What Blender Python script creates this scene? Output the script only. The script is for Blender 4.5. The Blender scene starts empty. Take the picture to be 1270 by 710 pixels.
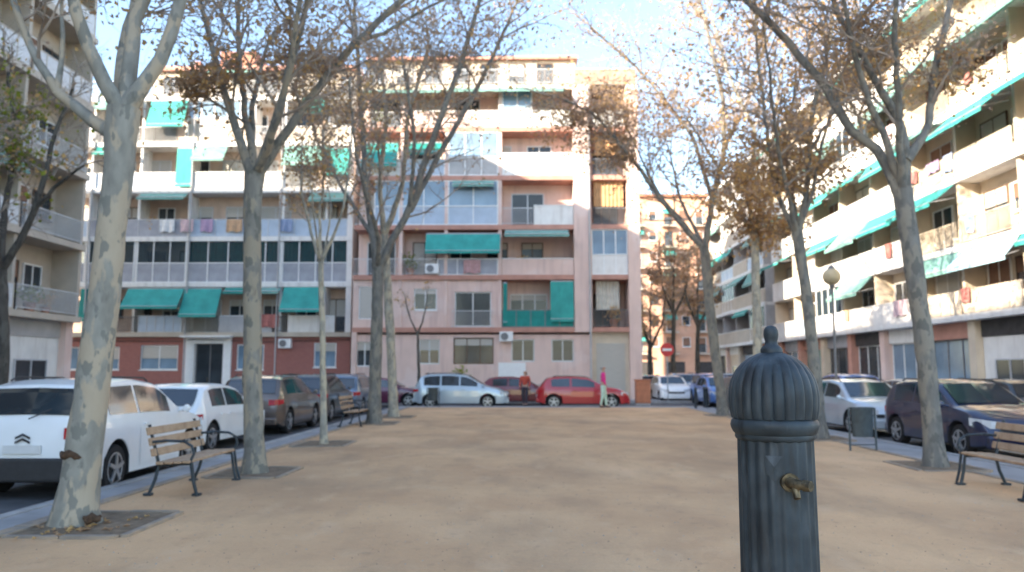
import bpy, bmesh, math, random
from mathutils import Vector, Matrix, Euler
random.seed(7)
R = math.radians
S = bpy.context.scene
COL = S.collection
# ------------------------------------------------------------------ camera
FPX, HOR, VPX, EYE = 950.0, 461.0, 650.0, 1.6
pitch = math.atan((HOR-355)/FPX)
yaw = math.atan((VPX-635)/FPX*math.cos(pitch))
cd = bpy.data.cameras.new('camera'); cam = bpy.data.objects.new('camera', cd); COL.objects.link(cam)
cam.location = (0, 0, EYE); cam.rotation_euler = (math.pi/2+pitch, 0, yaw)
cd.sensor_width = 36; cd.lens = 36*FPX/1270; cd.clip_end = 3000; cd.clip_start = .05
cd.dof.use_dof = True; cd.dof.focus_distance = 2.4; cd.dof.aperture_fstop = 3.4
S.camera = cam
CM = Euler(cam.rotation_euler).to_matrix()
def at(px, py, Y):
    d = CM @ Vector(((px-635)/FPX, (355-py)/FPX, -1)); k = Y/d.y
    return Vector((d.x*k, Y, EYE+d.z*k))
def XA(px, Y, py=430): return at(px, py, Y).x
def ZA(py, Y, px=500): return at(px, py, Y).z
# ------------------------------------------------------------------ world, sun, exposure
SUN_EL, SUN_AZ = R(22), Vector((-.80, -.60, 0)).normalized()
w = bpy.data.worlds.new('World'); S.world = w; w.use_nodes = True
nt = w.node_tree; bg = nt.nodes['Background']
sky = nt.nodes.new('ShaderNodeTexSky'); sky.sky_type = 'NISHITA'; sky.sun_disc = False
sky.sun_elevation = SUN_EL; sky.sun_rotation = math.atan2(SUN_AZ.x, SUN_AZ.y)
sky.air_density = 1.0; sky.dust_density = .7; sky.ozone_density = 1.0
nt.links.new(sky.outputs[0], bg.inputs[0]); bg.inputs[1].default_value = .15
sl = bpy.data.lights.new('sun', 'SUN'); sl.energy = 5.0; sl.angle = R(.5); sl.color = (1, .86, .68)
sun = bpy.data.objects.new('sun', sl); COL.objects.link(sun)
sd = SUN_AZ*math.cos(SUN_EL)+Vector((0, 0, math.sin(SUN_EL)))
sun.rotation_euler = sd.to_track_quat('Z', 'Y').to_euler(); sun.location = sd*60
S.view_settings.view_transform = 'Standard'; S.view_settings.look = 'None'
S.view_settings.exposure = 2.03; S.view_settings.gamma = 1
# ------------------------------------------------------------------ materials
MT = {}
def mat(name, col, rough=.8, var=.12, scale=6, bump=0, metal=0, col2=None, spec=.4, det=6, coat=0, strech=None):
    m = bpy.data.materials.new(name); m.use_nodes = True; MT[name] = m
    t = m.node_tree; N = t.nodes; L = t.links; b = N['Principled BSDF']
    b.inputs['Roughness'].default_value = rough; b.inputs['Metallic'].default_value = metal
    b.inputs['Specular IOR Level'].default_value = spec; b.inputs['Coat Weight'].default_value = coat
    tc = N.new('ShaderNodeTexCoord'); no = N.new('ShaderNodeTexNoise'); no.inputs['Scale'].default_value = scale
    no.inputs['Detail'].default_value = det
    src = tc.outputs['Object']
    if strech:
        mp = N.new('ShaderNodeMapping'); mp.inputs['Scale'].default_value = strech; L.new(src, mp.inputs[0]); src = mp.outputs[0]
    L.new(src, no.inputs['Vector'])
    r = N.new('ShaderNodeValToRGB'); L.new(no.outputs[0], r.inputs[0])
    c2 = col2 or tuple(c*(1-2*var) for c in col); c1 = col if col2 else tuple(min(1, c*(1+var)) for c in col)
    r.color_ramp.elements[0].position = .3; r.color_ramp.elements[1].position = .7
    r.color_ramp.elements[0].color = (*c2, 1); r.color_ramp.elements[1].color = (*c1, 1)
    L.new(r.outputs[0], b.inputs['Base Color'])
    if bump:
        bp = N.new('ShaderNodeBump'); bp.inputs['Strength'].default_value = bump; bp.inputs['Distance'].default_value = .02
        L.new(no.outputs[0], bp.inputs['Height']); L.new(bp.outputs[0], b.inputs['Normal'])
    return m
def layered(m, col, scale, lo, hi, amt=1, tex='noise', strech=None):
    """a second stain layer over the base colour"""
    t = m.node_tree; N = t.nodes; L = t.links; b = N['Principled BSDF']
    cur = b.inputs['Base Color'].links[0].from_socket
    tc = N.new('ShaderNodeTexCoord'); src = tc.outputs['Object']
    if strech:
        mp = N.new('ShaderNodeMapping'); mp.inputs['Scale'].default_value = strech; L.new(src, mp.inputs[0]); src = mp.outputs[0]
    if tex == 'noise':
        n = N.new('ShaderNodeTexNoise'); n.inputs['Detail'].default_value = 5; o = n.outputs[0]
    else:
        n = N.new('ShaderNodeTexVoronoi'); o = n.outputs['Distance']
    n.inputs['Scale'].default_value = scale; L.new(src, n.inputs['Vector'])
    mr = N.new('ShaderNodeMapRange'); mr.inputs[1].default_value = lo; mr.inputs[2].default_value = hi
    mr.inputs[3].default_value = 0; mr.inputs[4].default_value = amt; L.new(o, mr.inputs[0])
    mx = N.new('ShaderNodeMixRGB'); mx.inputs[2].default_value = (*col, 1)
    L.new(mr.outputs[0], mx.inputs[0]); L.new(cur, mx.inputs[1]); L.new(mx.outputs[0], b.inputs['Base Color'])
    return m
def brickmat(name, c1, c2, mortar):
    m = mat(name, c1, .9, .1, 3); t = m.node_tree; N = t.nodes; L = t.links; b = N['Principled BSDF']
    tc = N.new('ShaderNodeTexCoord'); mp = N.new('ShaderNodeMapping'); mp.inputs['Rotation'].default_value = (R(90), 0, 0)
    L.new(tc.outputs['Object'], mp.inputs[0]); br = N.new('ShaderNodeTexBrick'); L.new(mp.outputs[0], br.inputs[0])
    br.inputs['Color1'].default_value = (*c1, 1); br.inputs['Color2'].default_value = (*c2, 1); br.inputs['Mortar'].default_value = (*mortar, 1)
    br.inputs['Scale'].default_value = 4; br.inputs['Mortar Size'].default_value = .012
    L.new(br.outputs[0], b.inputs['Base Color']); return m
def glassmat(name, tint, alpha):
    m = bpy.data.materials.new(name); m.use_nodes = True; MT[name] = m
    t = m.node_tree; N = t.nodes; L = t.links; b = N['Principled BSDF']
    b.inputs['Base Color'].default_value = (*tint, 1); b.inputs['Roughness'].default_value = .06; b.inputs['Specular IOR Level'].default_value = .9
    tr = N.new('ShaderNodeBsdfTransparent'); tr.inputs[0].default_value = (.8, .87, .9, 1); mx = N.new('ShaderNodeMixShader')
    fr = N.new('ShaderNodeFresnel'); fr.inputs[0].default_value = 1.5
    ad = N.new('ShaderNodeMath'); ad.operation = 'ADD'; ad.use_clamp = True; ad.inputs[1].default_value = alpha
    L.new(fr.outputs[0], ad.inputs[0]); L.new(ad.outputs[0], mx.inputs[0]); L.new(tr.outputs[0], mx.inputs[1]); L.new(b.outputs[0], mx.inputs[2])
    L.new(mx.outputs[0], N['Material Output'].inputs[0]); return m
sand = mat('sand', (.66, .415, .225), .95, .06, .45, 0, col2=(.50, .30, .16))
layered(sand, (.72, .48, .28), .22, .5, .75, .6); layered(sand, (.33, .215, .125), .38, .47, .68, .6, strech=(1, .6, 1)); layered(sand, (.30, .20, .12), 1.3, .5, .75, .5, strech=(1, .45, 1)); layered(sand, (.64, .43, .26), 2.1, .56, .72, .45, strech=(1, .5, 1)); layered(sand, (.27, .18, .11), 6, .6, .75, .35); layered(sand, (.33, .24, .16), 60, .52, .8, .45)
def addbump(m, scale, strength, dist):
    t = m.node_tree; N = t.nodes; L = t.links; b = N['Principled BSDF']
    tc = N.new('ShaderNodeTexCoord'); n = N.new('ShaderNodeTexNoise'); n.inputs['Scale'].default_value = scale; n.inputs['Detail'].default_value = 8
    L.new(tc.outputs['Object'], n.inputs[0]); bp = N.new('ShaderNodeBump'); bp.inputs['Strength'].default_value = strength; bp.inputs['Distance'].default_value = dist
    L.new(n.outputs[0], bp.inputs['Height'])
    if b.inputs['Normal'].links: L.new(b.inputs['Normal'].links[0].from_socket, bp.inputs['Normal'])
    L.new(bp.outputs[0], b.inputs['Normal'])
addbump(sand, 3.5, .5, .06); addbump(sand, 22, .6, .02)
asph = mat('asphalt', (.085, .088, .095), .85, .2, 2, 0); layered(asph, (.13, .13, .135), 150, .5, .7, .5); addbump(asph, 80, .4, .01)
pave = mat('paving', (.30, .30, .305), .85, .12, 1.2); layered(pave, (.18, .175, .17), 3, .55, .8, .6)
kerbm = mat('kerb', (.34, .335, .33), .8, .12, 5); layered(kerbm, (.2, .19, .18), 14, .55, .75, .5)
soil = mat('soil', (.20, .145, .095), .95, .2, 9, .6)
edgem = mat('edging', (.27, .23, .19), .85, .12, 8); layered(edgem, (.40, .29, .19), 5, .45, .65, .8)
white = mat('white_render', (.74, .72, .69), .85, .05, 1.5); layered(white, (.44, .39, .35), 1.6, .5, .8, .6, strech=(2, 2, .35))
cream = mat('cream_render', (.62, .52, .40), .85, .06, 1.5); layered(cream, (.42, .34, .26), 1.2, .58, .85, .4, strech=(2, 2, .4))
beige = mat('beige_render', (.50, .43, .35), .85, .06, 1.5)
pink = mat('pink_render', (.72, .53, .46), .9, .05, .8); layered(pink, (.50, .35, .32), 1.3, .48, .75, .6, strech=(3, 3, .3)); layered(pink, (.74, .62, .58), .5, .55, .6, .35)
salmon = mat('salmon_trim', (.50, .26, .20), .85, .08, 2)
peach = mat('peach_render', (.62, .46, .36), .85, .08, 1.2); layered(peach, (.45, .32, .25), 1.5, .5, .8, .6, strech=(2, 2, .35))
greyw = mat('grey_render', (.42, .41, .41), .85, .08, 1.5)
farm = mat('far_render', (.62, .36, .25), .9, .08, .5)
brick = brickmat('maroon_brick', (.36, .14, .115), (.30, .115, .10), (.30, .2, .17))
brick2 = brickmat('red_brick', (.40, .17, .11), (.34, .14, .09), (.4, .3, .25))
whitep = mat('white_paint', (.78, .78, .77), .45, .03, 6)
alu = mat('aluminium', (.55, .56, .58), .4, .04, 8, metal=.3)
brownf = mat('brown_frame', (.12, .075, .05), .5, .1, 8)
panelg = mat('grey_panel', (.34, .35, .39), .5, .12, 1.5)
panelb = mat('blue_panel', (.42, .50, .60), .45, .08, 1.5)
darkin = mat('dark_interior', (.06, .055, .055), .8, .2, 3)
teal = mat('teal_awning', (.045, .34, .30), .8, .12, 1.2); layered(teal, (.03, .21, .19), 3, .5, .8, .6, strech=(4, 4, .4))
teal2 = mat('dark_teal_awning', (.015, .24, .21), .75, .12, 2.5)
teal3 = mat('faded_green_awning', (.17, .34, .30), .8, .12, 2.5)
blueaw = mat('pale_blue_awning', (.35, .55, .62), .75, .1, 2.5)
curt = mat('green_curtain', (.05, .26, .19), .8, .12, 3)
curw = mat('pale_curtain', (.60, .57, .50), .85, .1, 3)
curo = mat('orange_curtain', (.48, .28, .14), .85, .12, 3)
shut = mat('roller_shutter', (.50, .47, .42), .7, .06, 2, strech=(1, 1, 20))
shutb = mat('brown_shutter', (.22, .12, .08), .7, .1, 2)
wglass = mat('window_glass', (.045, .055, .065), .12, .3, .6, spec=.4)
cglass = glassmat('clear_glass', (.08, .12, .15), .22)
bglass = mat('blue_glass', (.20, .29, .38), .12, .25, .5, spec=.5)
rail = mat('railing_metal', (.20, .20, .21), .5, .1, 5, metal=.3)
railw = mat('white_railing', (.60, .60, .60), .5, .05, 5)
roofm = mat('roof_gravel', (.3, .26, .22), .95, .15, 2)
tile = mat('roof_terracotta', (.42, .19, .11), .9, .15, 4)
rubber = mat('tyre_rubber', (.018, .018, .02), .8, .1, 10)
rim = mat('wheel_rim', (.45, .46, .48), .35, .05, 10, metal=.7)
cglassd = mat('car_glass', (.025, .035, .045), .05, .2, 1, spec=.9)
plast = mat('black_plastic', (.03, .03, .033), .55, .1, 10)
redl = mat('red_lamp', (.45, .012, .02), .2, .1, 10, spec=.8)
lampg = mat('lamp_glass', (.62, .64, .66), .12, .05, 10, spec=.9)
orangel = mat('orange_lamp', (.7, .22, .03), .2, .1, 10)
platem = mat('plate_white', (.62, .62, .62), .5, .03, 10)
iron = mat('cast_iron', (.036, .050, .062), .55, .25, 9, .3, metal=.1); layered(iron, (.11, .13, .145), 22, .54, .74, .5, strech=(1, 1, .25)); layered(iron, (.012, .013, .015), 7, .52, .7, .8, strech=(2.5, 2.5, .5))
brass = mat('brass', (.20, .16, .10), .6, .3, 40, .2, metal=.8); layered(brass, (.05, .045, .035), 45, .48, .62, .8)
wood = mat('bench_wood', (.46, .32, .21), .7, .2, 4, .2, strech=(18, 1, 18)); layered(wood, (.28, .17, .10), 6, .45, .7, .8)
binm = mat('bin_green', (.07, .09, .10), .5, .15, 8)
steel = mat('galvanised_steel', (.42, .44, .46), .45, .12, 8, metal=.4)
skin = mat('skin', (.50, .31, .23), .6, .05, 20)
hairm = mat('dark_hair', (.04, .025, .018), .6, .2, 40)
leafb = mat('leaf_brown', (.58, .38, .22), .85, .3, 1.4, col2=(.30, .18, .10))
leafo = mat('leaf_ochre', (.70, .46, .19), .8, .3, 1.4, col2=(.52, .31, .12))
leafg = mat('leaf_green', (.34, .36, .04), .8, .2, 1.4, col2=(.15, .19, .03))
leafd = mat('leaf_dry', (.58, .43, .32), .85, .3, 1.4, col2=(.30, .21, .16))
def translucent(m, amt):
    t = m.node_tree; N = t.nodes; L = t.links; b = N['Principled BSDF']; c = b.inputs['Base Color'].links[0].from_socket
    tr_ = N.new('ShaderNodeBsdfTranslucent'); mx = N.new('ShaderNodeMixShader'); mx.inputs[0].default_value = amt
    L.new(c, tr_.inputs[0]); L.new(b.outputs[0], mx.inputs[1]); L.new(tr_.outputs[0], mx.inputs[2]); L.new(mx.outputs[0], N['Material Output'].inputs[0])
for m_ in (leafb, leafo, leafg, leafd): translucent(m_, .45)
def barkm(name, a, b_, c, scale):
    m = mat(name, a, .9, .15, 7, .5, strech=(1, 1, .5))
    layered(m, b_, scale, .485, .53, .72, strech=(1, 1, .45)); layered(m, c, scale*1.6, .57, .60, .85, strech=(1, 1, .5)); layered(m, (.05, .045, .04), 11, .62, .8, .6, strech=(1, 1, .3))
    return m
bark1 = barkm('plane_bark', (.27, .26, .225), (.43, .35, .25), (.165, .165, .145), 4.2)
bark2 = barkm('plane_bark_pale', (.34, .32, .27), (.48, .41, .30), (.22, .21, .18), 6)
bark4 = barkm('plane_bark_grey', (.17, .165, .15), (.25, .225, .18), (.11, .11, .10), 5)
bark5 = barkm('plane_bark_middling', (.215, .205, .18), (.33, .28, .205), (.13, .13, .115), 5)
bark3 = barkm('bark_dark', (.075, .065, .055), (.11, .10, .085), (.045, .04, .035), 5)
twigm = mat('twig_bark', (.33, .27, .22), .9, .2, 5)
# ------------------------------------------------------------------ mesh tools
class MB:
    def __init__(s): s.v = []; s.f = []; s.m = []
    def box(s, x0, x1, y0, y1, z0, z1, m=0):
        n = len(s.v); s.v += [(x, y, z) for z in (z0, z1) for y in (y0, y1) for x in (x0, x1)]
        for q in ((0, 2, 3, 1), (4, 5, 7, 6), (0, 1, 5, 4), (2, 6, 7, 3), (0, 4, 6, 2), (1, 3, 7, 5)): s.f.append(tuple(n+i for i in q)); s.m.append(m)
        return s
    def face(s, pts, m=0):
        n = len(s.v); s.v += [tuple(p) for p in pts]; s.f.append(tuple(range(n, n+len(pts)))); s.m.append(m); return s
    def sheet(s, pts, t, m=0):
        """thick quad: pts 4 corners, thickness along normal"""
        p = [Vector(q) for q in pts]; nn = (p[1]-p[0]).cross(p[3]-p[0]).normalized()*t
        n = len(s.v); s.v += [tuple(q) for q in p]+[tuple(q-nn) for q in p]
        for q in ((0, 1, 2, 3), (7, 6, 5, 4), (0, 4, 5, 1), (1, 5, 6, 2), (2, 6, 7, 3), (3, 7, 4, 0)): s.f.append(tuple(n+i for i in q)); s.m.append(m)
        return s
    def tube(s, pts, rad, k=8, caps=True, m=0):
        """one connected tube through pts; rad list or number; frames carried along"""
        pts = [Vector(p) for p in pts]
        if not hasattr(rad, '__len__'): rad = [rad]*len(pts)
        up = None; base = len(s.v)
        for i, p in enumerate(pts):
            d = (pts[min(i+1, len(pts)-1)]-pts[max(i-1, 0)])
            if d.length < 1e-9: d = Vector((0, 0, 1))
            d.normalize()
            if up is None: up = d.orthogonal().normalized()
            up = (up-d*up.dot(d))
            up = up.normalized() if up.length > 1e-6 else d.orthogonal().normalized()
            sd_ = d.cross(up)
            for j in range(k):
                a = 2*math.pi*j/k; s.v.append(tuple(p+(up*math.cos(a)+sd_*math.sin(a))*rad[i]))
        for i in range(len(pts)-1):
            for j in range(k):
                a = base+i*k+j; b = base+i*k+(j+1) % k; s.f.append((a, b, b+k, a+k)); s.m.append(m)
        if caps:
            s.f.append(tuple(base+j for j in reversed(range(k)))); s.m.append(m)
            e = base+(len(pts)-1)*k; s.f.append(tuple(e+j for j in range(k))); s.m.append(m)
        return s
    def lathe(s, prof, k=32, c=(0, 0, 0), fl=None, m=0, ax='z'):
        """prof [(r,z)] ; fl(a,i)-> radius factor"""
        base = len(s.v)
        for i, (r, z) in enumerate(prof):
            for j in range(k):
                a = 2*math.pi*j/k; rr = r*(fl(a, i) if fl else 1)
                p = (rr*math.cos(a), rr*math.sin(a), z)
                if ax == 'y': p = (p[0], p[2], p[1])
                if ax == 'x': p = (p[2], p[0], p[1])
                s.v.append((p[0]+c[0], p[1]+c[1], p[2]+c[2]))
        for i in range(len(prof)-1):
            for j in range(k):
                a = base+i*k+j; b = base+i*k+(j+1) % k; s.f.append((a, b, b+k, a+k)); s.m.append(m)
        s.f.append(tuple(base+j for j in reversed(range(k)))); s.m.append(m)
        e = base+(len(prof)-1)*k; s.f.append(tuple(e+j for j in range(k))); s.m.append(m)
        return s
    def mesh(s, name, mats, smooth=False, angle=40):
        me = bpy.data.meshes.new(name); me.from_pydata(s.v, [], s.f)
        for m in (mats if isinstance(mats, (list, tuple)) else [mats]): me.materials.append(m)
        if any(s.m): me.polygons.foreach_set('material_index', s.m)
        if smooth:
            me.polygons.foreach_set('use_smooth', [True]*len(s.f)); me.set_sharp_from_angle(angle=R(angle))
        me.update(); return me
    def build(s, name, mats, parent=None, smooth=False, loc=(0, 0, 0), angle=40):
        return link(name, s.mesh(name, mats, smooth, angle), parent, loc)
def link(name, me, parent=None, loc=(0, 0, 0)):
    o = bpy.data.objects.new(name, me); COL.objects.link(o); o.location = loc
    if parent: o.parent = parent
    return o
def tag(o, label=None, cat=None, group=None, kind=None):
    for k, v in (('label', label), ('category', cat), ('group', group), ('kind', kind)):
        if v: o[k] = v
    return o
def empty(name, loc, rz=0, **k):
    o = link(name, None, None, loc); o.rotation_euler = (0, 0, rz); o.empty_display_size = .3; return tag(o, **k)
BC = {}
def bx(name, m, parent, x0, x1, y0, y1, z0, z1, bev=0):
    """box part with shared mesh, origin at its centre"""
    d = (round(x1-x0, 3), round(y1-y0, 3), round(z1-z0, 3)); key = (d, m.name)
    if key not in BC: BC[key] = MB().box(-d[0]/2, d[0]/2, -d[1]/2, d[1]/2, -d[2]/2, d[2]/2).mesh(name, m)
    return link(name, BC[key], parent, ((x0+x1)/2, (y0+y1)/2, (z0+z1)/2))
def copy_tree(o, parent=None):
    c = o.copy(); COL.objects.link(c); c.parent = parent
    for ch in o.children: copy_tree(ch, c)
    return c
def bevel(o, w=.01, n=2):
    b = o.modifiers.new('bevel', 'BEVEL'); b.width = w; b.segments = n; b.limit_method = 'ANGLE'; return o
# ------------------------------------------------------------------ ground
def plane(name, m, x0, x1, y0, y1, z, parent=None):
    return MB().face([(x0, y0, z), (x1, y0, z), (x1, y1, z), (x0, y1, z)]).build(name, m, parent)
RZ = -.12
tag(plane('ground', mat('far_ground', (.12, .12, .11), .95, .2, .05), -900, 900, -600, 1500, RZ-.06), kind='structure')
tag(plane('road', asph, -60, 60, -30, 130, RZ), kind='structure')
# plaza of beaten sand: a gently uneven grid
g = MB(); nx, ny = 70, 130; X0, X1, Y0, Y1 = -5.1, 7.1, -14, 34.6
for j in range(ny+1):
    for i in range(nx+1):
        x = X0+(X1-X0)*i/nx; y = Y0+(Y1-Y0)*j/ny
        z = .012*math.sin(x*1.3+.7*math.sin(y*.5))*math.sin(y*.9+.4*x)+.006*math.sin(x*4.1+y*2.3)+.012
        if i in (0, nx) or j in (0, ny): z = .004
        g.v.append((x, y, z))
for j in range(ny):
    for i in range(nx):
        a = j*(nx+1)+i; g.f.append((a, a+1, a+nx+2, a+nx+1)); g.m.append(0)
tag(g.build('plaza_sand', sand, smooth=True), kind='structure')
tag(MB().box(X0, X1, Y0, Y1, -.3, -.03).build('plaza_base', soil), kind='structure')
def pavement(name, x0, x1, y0, y1):
    o = MB().box(x0, x1, y0, y1, -.3, 0).build(name, pave); return tag(o, kind='structure')
def kerb_run(parent, x0, x1, y0, y1, m, top, near=26, L=1.0, nm='kerb_stone', along='y'):
    """stones laid end to end; joined past `near`"""
    far = MB(); a, b = (y0, y1) if along == 'y' else (x0, x1); t = a
    while t < b-.01:
        e = min(t+L, b); jx = random.uniform(-.004, .004); jz = random.uniform(-.006, .004)
        if along == 'y': q = (x0+jx, x1+jx, t+.006, e-.006)
        else: q = (t+.006, e-.006, y0+jx, y1+jx)
        if along == 'y' and -2 < t < near: bx(nm, m, parent, *q, -.25, top+jz*.5+.003)
        else: far.box(*q, -.25, top+jz)
        t = e
    if far.f: tag(far.build(nm, m, parent), kind='stuff')
pl_ = pavement('pavement', -5.7, -5.24, -14, 34.6)
kerb_run(pl_, -5.85, -5.7, -14, 34.6, kerbm, .012)
kerb_run(pl_, -5.24, -5.1, -14, 34.6, edgem, .02, nm='edging_stone')
pr = pavement('pavement', 7.22, 8.25, -14, 34.6)
kerb_run(pr, 8.25, 8.4, -14, 34.6, kerbm, .012)
kerb_run(pr, 7.1, 7.22, -14, 34.6, edgem, .016, nm='edging_stone')
pf = pavement('pavement', -5.7, 8.25, 34.6, 35.6)
kerb_run(pf, -5.85, 8.4, 35.6, 35.75, kerbm, .012, along='x')
pb = pavement('pavement', -45, 9.2, 42.6, 49.5); kerb_run(pb, -45, 9.2, 42.45, 42.6, kerbm, .012, along='x')
prr = pavement('pavement', 15.2, 40, -20, 76); kerb_run(prr, 15.05, 15.2, -20, 76, kerbm, .012, near=-9)
pll = pavement('pavement', -45, -15.6, -20, 34.6); kerb_run(pll, -15.6, -15.45, -20, 34.6, kerbm, .012, near=-9)
pavement('pavement', -2, 40, 92, 120)
# painted parking line
for xx in (-8.35, 10.45):
    o = plane('parking_line', whitep, xx-.05, xx+.05, -14, 34, RZ+.004); tag(o, kind='structure')
# ------------------------------------------------------------------ building pieces (local frame: x along the front, -y outward, z up)
def window(P, x0, x1, z0, z1, y, n=2, fm=None, gm=None, sill=True, shutter=0, rows=1, name='window', shm=None):
    fm = fm or whitep; gm = gm or wglass; t = .06; b = MB(); w_, h_ = x1-x0, z1-z0
    b.box(0, t, -.05, .05, 0, h_).box(w_-t, w_, -.05, .05, 0, h_).box(t, w_-t, -.05, .05, 0, t).box(t, w_-t, -.05, .05, h_-t, h_)
    for i in range(1, n): xx = w_*i/n; b.box(xx-t/2, xx+t/2, -.045, .045, t, h_-t)
    for i in range(1, rows): zz = h_*i/rows; b.box(t, w_-t, -.04, .04, zz-t/2, zz+t/2)
    f = b.build(name, fm, P, loc=(x0, y, z0))
    for i in range(n):
        a = w_*i/n+t/2+(t/2 if i == 0 else 0); c = w_*(i+1)/n-t/2-(t/2 if i == n-1 else 0)
        for r_ in range(rows):
            d = h_*r_/rows+t/2+(t/2 if r_ == 0 else 0); e = h_*(r_+1)/rows-t/2-(t/2 if r_ == rows-1 else 0)
            g_ = gm[r_] if isinstance(gm, (list, tuple)) else gm
            bx('pane', g_, f, a, c, -.012, .012, d, e)
    if sill: bx('sill', fm, f, -.06, w_+.06, -.14, .05, -.06, -.003)
    if shutter > .05:
        hs_ = h_*shutter; bx('shutter', shm or shut, f, t+.01, w_-t-.01, -.04, -.02, h_-t-hs_, h_-t-.005)
    return f
def railing(P, x0, x1, z0, h, y, m, d=.11):
    b = MB(); w_ = x1-x0
    b.box(0, w_, -.025, .025, h-.04, h).box(0, w_, -.015, .015, .08, .11)
    n = max(2, int(w_/d))
    for i in range(n+1): xx = w_*i/n; b.box(max(0, xx-.009), min(w_, xx+.009), -.009, .009, .11, h-.04)
    for xx in (0, w_-.04): b.box(xx, xx+.04, -.02, .02, 0, .08)
    return b.build('railing', m, P, loc=(x0, y, z0))
def panels(P, x0, x1, z0, h, y, m, wp=1.2, fm=None):
    b = MB(); w_ = x1-x0; n = max(1, round(w_/wp)); t = .05
    b.box(0, w_, -.03, .03, h-t, h).box(0, w_, -.03, .03, 0, t)
    for i in range(n+1): xx = min(max(w_*i/n-t/2, 0), w_-t); b.box(xx, xx+t, -.03, .03, t, h-t)
    f = b.build('balustrade', fm or whitep, P, loc=(x0, y, z0))
    for i in range(n):
        a = w_*i/n+t/2+(t/2 if i == 0 else 0); c = w_*(i+1)/n-t/2-(t/2 if i == n-1 else 0)
        bx('panel', m, f, a, c, -.012, .012, t, h-t)
    return f
def solid(P, x0, x1, z0, h, y, m, cap=True):
    o = bx('parapet', m, P, x0, x1, y-.06, y+.06, z0, z0+h)
    if cap: bx('coping', whitep, o, -(x1-x0)/2, (x1-x0)/2, -.09, .09, h/2+.002, h/2+.05)
    return o
def gallery(P, x0, x1, z0, z1, y, low, fm, lm, gm, cur=None, wp=1.0):
    """balcony closed in with glazing over a row of panels"""
    w_, h_ = x1-x0, z1-z0; n = max(1, round(w_/wp)); t = .06; b = MB()
    b.box(0, w_, -.04, .04, 0, t).box(0, w_, -.04, .04, h_-t, h_).box(0, w_, -.05, .05, low-t/2, low+t/2)
    for i in range(n+1):
        xx = min(max(w_*i/n-t/2, 0), w_-t); b.box(xx, xx+t, -.035, .035, t, low-t/2).box(xx, xx+t, -.035, .035, low+t/2, h_-t)
    f = b.build('glazed_gallery', fm, P, loc=(x0, y, z0))
    for i in range(n):
        a = w_*i/n+t/2+(t/2 if i == 0 else 0); c = w_*(i+1)/n-t/2-(t/2 if i == n-1 else 0)
        bx('panel', lm, f, a, c, -.012, .012, t, low-t/2)
        bx('pane', gm, f, a, c, -.01, .01, low+t/2, h_-t)
    if cur:
        for i in range(n):
            if random.random() < .88: curtain(f, w_*i/n+.04, w_*(i+1)/n-.02, low-.2, h_-.08, .22, cur)
    return f
def curtain(P, x0, x1, z0, z1, y, m):
    b = MB(); n = max(6, int((x1-x0)/.07)); 
    for i in range(n):
        a = x0+(x1-x0)*i/n; c = x0+(x1-x0)*(i+1)/n; ya = y+.03*math.sin(i*1.9); yb = y+.03*math.sin((i+1)*1.9)
        b.sheet([(a, ya, z0), (c, yb, z0), (c, yb, z1), (a, ya, z1)], .008)
    return b.build('curtain', m, P)
def awning(P, x0, x1, zt, zb, y, m, out=None):
    drop = zt-zb; out = drop*.75 if out is None else out; b = MB(); n = max(4, int((x1-x0)/.5)); W = x1-x0
    sag = .06
    for i in range(n):
        for k in range(3):
            a, c = W*i/n, W*(i+1)/n; t0, t1 = k/3, (k+1)/3
            def q(x, t): return (x, -out*t, -drop*t-sag*math.sin(math.pi*t)*(1+.35*math.sin(x*5+x0)))
            b.sheet([q(a, t1), q(c, t1), q(c, t0), q(a, t0)], .012)
    o = b.build('awning', m, P, loc=(x0, y, zt))
    v = MB()
    for i in range(n):
        a, c = W*i/n, W*(i+1)/n; ya = -out-.004+.012*math.sin(i*2.1); yb = -out-.004+.012*math.sin((i+1)*2.1)
        v.sheet([(a, ya, -drop-.17), (c, yb, -drop-.17), (c, yb, -drop+.0), (a, ya, -drop+.0)], .008)
    v.build('valance', m, o)
    b2 = MB(); b2.tube([(0, -out, -drop), (W, -out, -drop)], .022, 6).tube([(.04, 0, -drop*.75), (.04, -out, -drop)], .014, 5).tube([(W-.04, 0, -drop*.75), (W-.04, -out, -drop)], .014, 5).tube([(0, .05, .03), (W, .05, .03)], .05, 6)
    b2.build('awning_bar', alu, o)
    return o
def aircon(P, x, z, y):
    o = bevel(bx('air_conditioner', whitep, P, x, x+.8, y-.32, y, z, z+.58), .02)
    MB().lathe([(.22, 0), (.22, .01), (.19, .02), (.03, .02)], 20, (-.1, -.16-.022, 0), ax='y').build('fan_grille', rail, o)
    return o
def pot_plant(loc, lf, s, label, group=None, flowers=None):
    t = empty('potted_plant', loc, 0, label=label, cat='plant', group=group)
    MB().lathe([(.1*s, 0), (.14*s, .22*s), (.155*s, .22*s), (.155*s, .26*s), (.12*s, .26*s)], 12).build('pot', tile, t, True)
    b = MB()
    for i in range(150):
        d = Vector((random.gauss(0, 1), random.gauss(0, 1), random.gauss(0, .9))).normalized()*random.uniform(.05, .34)*s
        p = Vector((0, 0, .48*s))+d; u = Vector((random.gauss(0, 1), random.gauss(0, 1), random.gauss(0, 1))).normalized()*.05*s; v = u.orthogonal().normalized()*.03*s
        b.face([p-u, p-v, p+u, p+v], 0)
    for i in range(5): b.tube([(0, 0, .24*s), (random.uniform(-.12, .12)*s, random.uniform(-.12, .12)*s, .5*s)], .008*s, 4, m=1)
    tag(b.build('foliage', [lf, twigm], t), kind='stuff'); return t
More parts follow.
